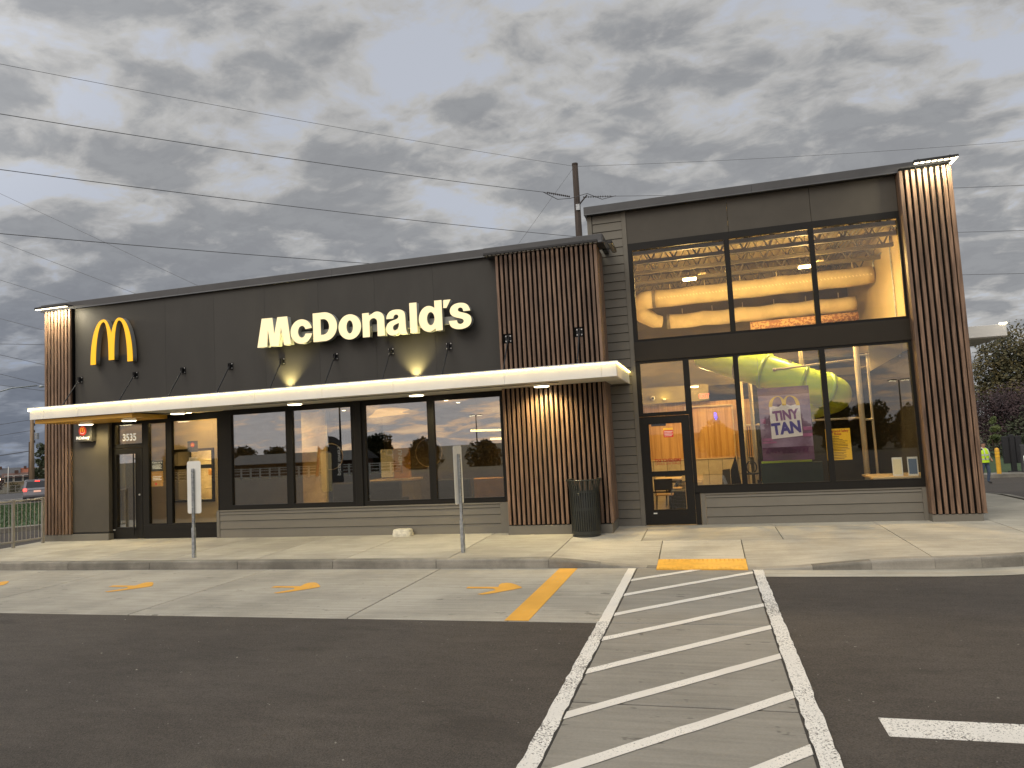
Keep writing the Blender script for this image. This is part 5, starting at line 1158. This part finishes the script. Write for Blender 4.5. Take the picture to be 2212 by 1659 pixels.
MB().add([(-.76, .155, 1.13), (.76, .155, 1.13), (.68, .40, 1.60), (-.68, .40, 1.60)], [(0, 1, 2, 3)]).build('rear_window', 'carglass', sv_, local=True)
for a in (-1, 1):
    MB().add([(a * .915, .75, 1.14), (a * .915, 2.9, 1.14), (a * .84, 2.45, 1.60), (a * .84, .85, 1.60)], [(0, 1, 2, 3)] if a < 0 else [(3, 2, 1, 0)]).build('side_window', 'carglass', sv_, local=True)
    MB().cbox(min(a * .93, a * .70), max(a * .93, a * .70), .0, .14, .86, 1.06, .03).build('tail_light', 'tail', sv_, local=True)
    for y in (.85, 3.6):
        w = MB().cyl((a * .74, y, .35), (a * .95, y, .35), .35, n=20).build('wheel', 'tyre', sv_, local=True); MB().cyl((a * .952, y, .35), (a * .96, y, .35), .21, n=16).build('rim', 'chrome', w, local=True)
    MB().cbox(min(a * 1.06, a * .90), max(a * 1.06, a * .90), 2.75, 2.9, 1.1, 1.25, .02).build('mirror', 'suv', sv_, local=True)
    MB().tube([(a * .62, .7, 1.745), (a * .64, 2.2, 1.79)], .02, 6).build('roof_rail', 'chrome', sv_, local=True)
MB().cbox(-.16, .16, .34, .42, 1.60, 1.65, .01).build('brake_light', 'tail', sv_, local=True)
MB().cbox(-.9, .9, -.06, .06, .40, .60, .03).build('bumper', 'suv', sv_, local=True); MB().cbox(-.62, .62, .04, .10, .965, 1.0, .008).build('chrome_strip', 'chrome', sv_, local=True); MB().cbox(-.24, .24, -.0, .06, .76, .90, .01).build('licence_plate', 'plate', sv_, local=True)
MB().cbox(-.78, .78, .40, .52, 1.68, 1.72, .01).build('spoiler', 'suv', sv_, local=True)
# poles
def wood_pole(label, base, ztop, r, m='polewood2', arms=True, gear=True):
    t = thing('utility_pole', label, 'utility pole', base, group='utility poles'); b = Vector(base); top = Vector((b.x, b.y, ztop))
    MB().cyl(b - Vector((0, 0, .3)), top, r * 1.25, r * .8, 12).build('pole', m, t, True)
    if gear:
        for k, z in enumerate((ztop - .4, ztop - 1.1, ztop - 1.7, ztop - 2.6)):
            MB().cyl((b.x + .15, b.y + .1, z), (b.x + .15, b.y + .1, z + .22), .07, .05, 8).build('insulator', 'insul', t)
        MB().cyl((b.x + .28, b.y + .22, ztop - 2.3), (b.x + .28, b.y + .22, ztop - 1.75), .17, n=12).build('transformer', 'galv', t)
    return t
wood_pole('tan wooden utility pole with a transformer behind the left slat tower', street(75, -.56), 6.4, .17)
wood_pole('thin dark utility pole just left of the tan one', street(90, -.90), 4.3, .09, 'polewood')
PB = Vector((-6.10, 25, g(-6.1, 25)))
up_ = thing('transmission_pole', 'tall dark wooden pole rising behind the middle slat tower', 'utility pole', PB)
MB().cyl(PB - Vector((0, 0, .5)), (-6.06, 25, 17.24), .27, .165, 14).build('pole', 'polewood', up_, True); MB().cyl((-6.06, 25, 17.18), (-6.06, 25, 17.28), .175, n=14).build('cap', 'polewood', up_)
MB().tube([(-6.0, 24.85, 14.75), (-5.45, 24.85, 15.32)], [.05, .035], 8).build('post_insulator', 'insul', up_); MB().cbox(-6.12, -5.9, 24.78, 24.9, 14.5, 14.85, .01).build('bracket', 'galv', up_)
P1 = Vector((-6.2, 24.85, 15.28)); LD = Vector((-17.0, -20.0, -.35)).normalized(); RD = Vector((21.0, 7.2, .02)).normalized()
for nm, d_, a in (('insulator_string', LD, .35), ('insulator_string', RD, .55)):
    mb = MB()
    for k in range(12): q = P1 + d_ * (a + .11 * k * 1.25); mb.cyl(q - d_ * .015, q + d_ * .015, .055, n=10); mb.cyl(q + d_ * .015, q + d_ * .11, .015, n=5)
    mb.build(nm, 'insul', up_)
MB().tube([P1 + LD * 2.2, P1 + LD * 1.2 + Vector((0, 0, -.28)), P1 + LD * .3 + Vector((0, 0, -.1)), Vector((-5.45, 24.85, 15.40)), P1 + RD * 1.6 + Vector((0, 0, -.16)), P1 + RD * 2.4 + Vector((0, 0, .02))], .02, 6).build('jumper', 'wire', up_)
# wires
def wire(label, pts, r=.016, sag=0.0, n=28):
    a, b = Vector(pts[0]), Vector(pts[1]); q = [a.lerp(b, i / n) - Vector((0, 0, sag * 4 * (i / n) * (1 - i / n))) for i in range(n + 1)]
    t = MB().tube(q, r * .85, 5).build('power_line', 'wire'); tag(t, label, 'wire', 'overhead power lines'); return t
def ext(p, q, k): p, q = Vector(p), Vector(q); return p + (q - p) * k
wire('thin topmost wire from the tall pole to the photo left edge', [(-6.1, 24.9, 17.1), ext((-6.1, 24.9, 17.1), (-23.18, 4.86, 16.4), 1.5)], .010, .35)
wire('second wire from the top on the left, ending at the insulator string', [P1 + LD * 2.0, ext(P1, (-23.25, 4.92, 14.6), 1.5)], .017, .35)
wire('third wire from the top crossing the left sky', [(-6.1, 24.9, 13.0), ext((-6.1, 24.9, 13.0), (-22.73, 4.52, 12.3), 1.5)], .017, .3)
wire('fourth wire from the top crossing the left sky above the roof', [(-6.1, 24.9, 10.75), ext((-6.1, 24.9, 10.75), (-22.6, 4.41, 10.0), 1.5)], .017, .3)
wire('thin wire rising right from the top of the tall pole', [(-5.95, 25, 17.1), ext((-5.95, 25, 17.1), (18.04, 30.15, 17.0), 1.5)], .010, .35)
wire('highest of the wires right of the right tower', [P1 + RD * 2.2, ext(P1, (19.11, 33.4, 15.3), 1.4)], .015, .2)
wire('middle of the wires right of the right tower', [(-6.0, 25, 13.0), ext((-6, 25, 13.0), (19.37, 34.7, 12.9), 1.4)], .015, .2)
wire('lowest of the wires right of the right tower', [(-6.0, 25, 10.7), ext((-6, 25, 10.7), (19.6, 35.9, 10.5), 1.4)], .015, .2)
wire('thin guy wire slanting down left from the top of the tall pole', [(-6.2, 25, 17.0), (-13.5, 25, 8.6)], .009)
for lbl, p, q, r_ in (('thin wire slanting down behind the roof from the middle of the left edge', (-42.15, 20, 19.17), (-22.6, 20, 9.1), .012), ('wire slanting to the roof above the arch emblem', (-42.13, 20, 16.04), (-29.0, 20, 10.4), .014), ('wire slanting to the left light bar', (-42.12, 20, 13.57), (-34.0, 20, 10.7), .014), ('lowest slanting wire ending at the left slat tower', (-42.11, 20, 11.11), (-35.5, 20, 9.1), .014)):
    wire(lbl, [ext(q, p, 1.3), q], r_)
for lbl, a, b, sgl in (('first of the flat wires behind the left tower, highest', (-4, 12.5), (4, 12.6), 0), ('pair of flat wires, upper one, behind the left tower', (-4, 11.85), (4, 9.8), 0), ('flat wire just above the street lamp arm', (-4, 10.2), (4, 7.9), 0), ('flat wire crossing the street lamp arm', (-4, 9.1), (4, 7.8), 0), ('wire arriving at the top of the tan pole', (-4, 5.3), (-.56, 5.85), 0), ('wire arriving below the top of the tan pole', (-4, 4.35), (-.56, 4.9), 0)):
    wire(lbl, [street(75, a[0], z=a[1]), street(75, b[0], z=b[1])], .022)
wire('thick dark cable reaching the tan pole from the photo left edge', [street(75, -4, z=2.65), street(75, -.7, z=3.1)], .04)
la = thing('street_lamp', 'curved grey street lamp arm behind the left slat tower', 'street lamp', street(45, -4.2)); MB().tube([street(45, -4.2), street(45, -4.2, z=4.5)], .09, 10).build('pole', 'galv', la, True)
MB().tube([street(45, -4.2, z=4.3), street(45, -3.4, z=5.0), street(45, -2.3, z=5.55), street(45, -1.2, z=5.93), street(45, -.1, z=6.06)], .035, 8).build('arm', 'galv', la, True); q = street(45, .08, z=6.0); MB().lathe([(0, -.05), (.10, -.04), (.14, 0), (.08, .06), (0, .08)], q, 12).build('head', 'galv', la, True)

# ------------------------------------------------------------------ right background
q = Vector((13.2, 24.6, g(13.2, 24.6) + .17)); t = thing('bollard', 'yellow steel bollard on the kerb beside the menu board', 'bollard', q); MB().lathe([(.095, 0), (.095, 1.12), (.08, 1.18), (.04, 1.21), (0, 1.215)], q, 20).build('post', 'bollard', t, True)
for z in (.80, .95): MB().lathe([(.0965, z), (.0985, z + .01), (.0985, z + .04), (.0965, z + .05)], q, 20).build('band', 'ysign', t, True)
q = Vector((14.2, 25.6, g(14.2, 25.6) + .15)); t = thing('menu_board', 'tall black back of the drive-through menu board', 'menu board', q)
for k in range(3): MB().cbox(q.x - .40 + k * .27, q.x - .14 + k * .27, q.y - .06, q.y + .08, q.z + .42, q.z + 1.72, .015).build('housing', 'menuback', t)
MB().cbox(q.x - .10, q.x + .10, q.y - .10, q.y + .12, q.z, q.z + 1.8, .02).build('post', 'menuback', t); MB().cbox(q.x - .22, q.x + .22, q.y - .2, q.y + .2, q.z, q.z + .05, .01).build('foot', 'menuback', t)
q = Vector((14.35, 24.9, g(14.35, 24.9) + .17)); t = thing('order_post', 'slim grey speaker post with a glowing strip at the photo right edge', 'speaker post', q); MB().cbox(q.x - .09, q.x + .09, q.y - .09, q.y + .09, q.z, q.z + 1.3, .02).build('post', 'coping', t); MB().cbox(q.x - .0, q.x + .085, q.y - .098, q.y - .091, q.z + .28, q.z + .78, .003).build('lit_panel', 'menulit', t)
t = thing('second_menu_board', 'dark menu housing half hidden behind the worker', 'menu board', (12.1, 27.5, g(12, 27) + .14)); MB().cbox(11.7, 12.6, 27.4, 27.6, g(12, 27) + .6, g(12, 27) + 1.65, .02).build('housing', 'menuback', t); MB().box(12.05, 12.2, 27.4, 27.6, g(12, 27) + .1, g(12, 27) + .6).build('post', 'menuback', t)
# worker in hi-vis vest walking away: one continuous skinned body
def skin_body(name, joints, bones, mats_fn, mats, parent):
    me = bpy.data.meshes.new(name); bm = bmesh.new(); ly = bm.verts.layers.skin.verify()
    bv = [bm.verts.new(j[0]) for j in joints]
    for v, (p, r_) in zip(bv, joints): v[ly].radius = r_ if isinstance(r_, tuple) else (r_, r_); v[ly].use_root = v is bv[0]
    for a, b in bones: bm.edges.new((bv[a], bv[b]))
    bm.to_mesh(me); bm.free(); o = bpy.data.objects.new(name, me); COL.objects.link(o)
    o.modifiers.new('skin', 'SKIN')
    sb = o.modifiers.new('sub', 'SUBSURF'); sb.levels = 2; sb.render_levels = 2
    dg = bpy.context.evaluated_depsgraph_get(); dg.update(); m2 = bpy.data.meshes.new_from_object(o.evaluated_get(dg)); bpy.data.objects.remove(o); bpy.data.meshes.remove(me)
    m2.name = name; m2.materials.clear()
    for m in mats: m2.materials.append(M[m])
    for f in m2.polygons: f.material_index = mats_fn(f.center); f.use_smooth = True
    ob = bpy.data.objects.new(name, m2); COL.objects.link(ob); WL[ob] = Vector(); return adopt(ob, parent, True)
wq = Vector((11.32, 20.6, g(11.32, 20.6) + .004)); wk = thing('person', 'person in lime safety vest and jeans standing half behind the right tower', 'person', wq, R(28))
J = [((0, 0, .95), (.15, .11)), ((0, 0, 1.12), (.145, .10)), ((0, .01, 1.32), (.17, .115)), ((0, .0, 1.46), (.12, .09)), ((0, 0, 1.53), .06), ((0, -.015, 1.60), (.072, .085)), ((0, -.015, 1.70), (.080, .095)), ((0, -.01, 1.765), (.05, .06)),
     ((.20, .0, 1.43), .062), ((.25, .03, 1.20), .05), ((.25, -.10, 1.00), .042), ((.22, -.17, .93), .038), ((-.20, .0, 1.43), .062), ((-.26, .0, 1.18), .05), ((-.26, -.06, .96), .042), ((-.26, -.09, .88), .038),
     ((.10, 0, .88), .095), ((.11, -.06, .50), .068), ((.11, .02, .10), .048), ((.12, -.14, .04), .042), ((-.10, 0, .88), .095), ((-.11, .06, .50), .068), ((-.11, .18, .12), .048), ((-.11, .04, .04), .042)]
Bn = [(0, 1), (1, 2), (2, 3), (3, 4), (4, 5), (5, 6), (6, 7), (3, 8), (8, 9), (9, 10), (10, 11), (3, 12), (12, 13), (13, 14), (14, 15), (0, 16), (16, 17), (17, 18), (18, 19), (0, 20), (20, 21), (21, 22), (22, 23)]
def wm_(c):
    if c.z > 1.69: return 2
    if c.z > 1.50: return 1
    if abs(c.x) > .20 and c.z < 1.16 and c.z > .80: return 1
    if c.z > .93: return 0
    return 4 if c.z < .11 else 3
skin_body('body', J, Bn, wm_, ['shirt', 'skin', 'hair', 'jeans', 'boot'], wk)
ring = lambda z, rx, ry, oy=0: [(rx * math.cos(R(a)), oy + ry * math.sin(R(a)), z) for a in range(0, 360, 15)]
vr = [ring(.90, .205, .155), ring(1.05, .20, .15), ring(1.25, .215, .155), ring(1.40, .20, .145), ring(1.47, .15, .11), ring(1.505, .10, .085)]
MB().add([p for r_ in vr for p in r_], [(i * 24 + j, i * 24 + (j + 1) % 24, (i + 1) * 24 + (j + 1) % 24, (i + 1) * 24 + j) for i in range(5) for j in range(24)]).build('vest', 'vest', wk, True, True)
for z, k in ((1.02, 1.02), (1.20, 1.06)): MB().add([p for r_ in (ring(z, .205 * k, .155 * k), ring(z + .05, .205 * k, .155 * k)) for p in r_], [(j, (j + 1) % 24, 24 + (j + 1) % 24, 24 + j) for j in range(24)]).build('reflective_band', 'reflect', wk, True, True)
for sx_ in (-1, 1): MB().tube([(sx_ * .10, -.165, 1.04), (sx_ * .115, -.162, 1.25), (sx_ * .10, -.12, 1.44), (sx_ * .09, 0, 1.525), (sx_ * .10, .12, 1.44), (sx_ * .11, .16, 1.25), (sx_ * .10, .165, 1.04)], .022, 6).build('shoulder_band', 'reflect', wk, True, True)

# ------------------------------------------------------------------ across the lot behind the camera (shows in the window reflections)
GB = 'trees across the lot behind the photographer'
for k, (x, y, h, r_) in enumerate(((-108, -112, 6.5, 4.5), (-97, -118, 5.5, 4), (-86, -114, 5.2, 4), (-74, -116, 4.8, 4), (-62, -112, 6.8, 4), (-53, -114, 6.0, 4.2), (-42, -118, 4.6, 4), (-30, -118, 4.6, 4), (-16, -118, 5, 4.4), (2, -114, 5, 4.4), (13, -112, 7.2, 4.2), (21, -112, 8.0, 3.6), (26, -112, 7.4, 3.8), (33, -114, 6.4, 4), (42, -116, 5.0, 4), (54, -116, 5.0, 4.4))):
    tree('lot_edge_tree', 'dark tree in the row across the lot, mirrored in the windows', (x, y, g(x, y) - .35), h, r_, .0, 30, 4200, .62, 'leaf_d', GB, 50 + k, .2, 3)
wf = thing('vinyl_fence', 'white vinyl fence across the lot, mirrored in the dining windows', 'fence', (-62, -76, -1.6))
for k in range(28): MB().box(-84 + k * 1.6, -83.8 + k * 1.6, -76.1, -75.9, -2.2, -.35).build('post', 'vinyl', wf)
for z in (-1.7, -1.25, -.8, -.5): MB().box(-84, -40.6, -76.04, -75.96, z, z + .12).build('rail', 'vinyl', wf)
for lbl, x, y, h, az in (('twin-headed lot lamp mirrored in the right playroom window', 30.0, -108, 8.0, 0), ('twin-headed lot lamp mirrored in the rightmost dining pane', -50.0, -138, 7.8, 0), ('lot lamp pole mirrored in the second dining pane', -44.1, -65.6, 8.2, 0)):
    t = thing('lot_lamp', lbl, 'lamp post', (x, y, -.3), group='lot lamps behind the photographer'); MB().cyl((x, y, -.4), (x, y, h), .16, .10, 10).build('pole', 'black', t, True)
    for a in (-1, 1): MB().cbox(min(x + a * .3, x + a * 1.5), max(x + a * .3, x + a * 1.5), y - .3, y + .3, h - .1, h + .1, .03).build('head', 'black', t); MB().cbox(min(x + a * .35, x + a * 1.45), max(x + a * .35, x + a * 1.45), y - .28, y + .32, h - .15, h - .102, .01).build('lens', 'ledw', t)
t = thing('feather_flag', 'dark feather flag mirrored in the second dining pane', 'flag', (-25.0, -30, -.3)); MB().prism(smooth_closed([(-25.25, 2.75), (-24.9, 2.72), (-24.5, 2.55), (-24.2, 2.1), (-24.15, -.9), (-25.0, -.9)], (0, 4, 5), 2), -30.02, -30, 'Y').build('fabric', 'flag', t); MB().cyl((-25.1, -30, -.4), (-25.25, -30, 2.8), .02, n=6).build('pole', 'black', t)
o = text('flag_lettering', 'pizza lovers', .42, 0, 0, 0, 'signwhite', t, rot=R(90)); o.location = (-24.42, -29.985, 1.0); o.rotation_euler = (0, 0, math.pi)
t = thing('red_feather_flag', 'slim red feather flag mirrored in the second dining pane', 'flag', (-26.2, -30, -.3)); MB().prism([(-26.05, 2.1), (-25.88, 1.9), (-26.1, 0), (-26.35, 0)], -30.02, -30, 'Y').build('fabric', 'flagred', t); MB().cyl((-26.4, -30, -.4), (-26.05, -30, 2.15), .015, n=6).build('pole', 'black', t)
house_b = thing('far_house', 'dark low house across the lot, mirrored in the dining windows', 'house', (-72, -104, -2.3)); MB().box(-86, -60, -106, -100, -3, -.2).build('wall', 'brownwall', house_b); MB().prism([(-107.5, -.2), (-103, 1.5), (-98.5, -.2)], -86.6, -59.4, 'X').build('roof', 'roof_g', house_b)

# pebbles and leaf scraps scattered on the lot
mb = MB(); rr = random.Random(5)
for i in range(260):
    x, y = rr.uniform(-11, 6), rr.uniform(-12.5, -5.95)
    if -1.35 < x < .7: continue
    r_ = rr.uniform(.004, .013); z = g(x, y) + .004; a = rr.uniform(0, 6.28)
    mb.add([(x + r_ * math.cos(a + k * 1.57) * rr.uniform(.6, 1.4), y + r_ * math.sin(a + k * 1.57), z - .001) for k in range(4)] + [(x, y, z + r_ * rr.uniform(.3, .8))], [(0, 1, 4), (1, 2, 4), (2, 3, 4), (3, 0, 4)])
tag(mb.build('loose_grit', 'curb'), 'scattered pale grit and pebbles lying on the dark asphalt', 'grit', kind='stuff')
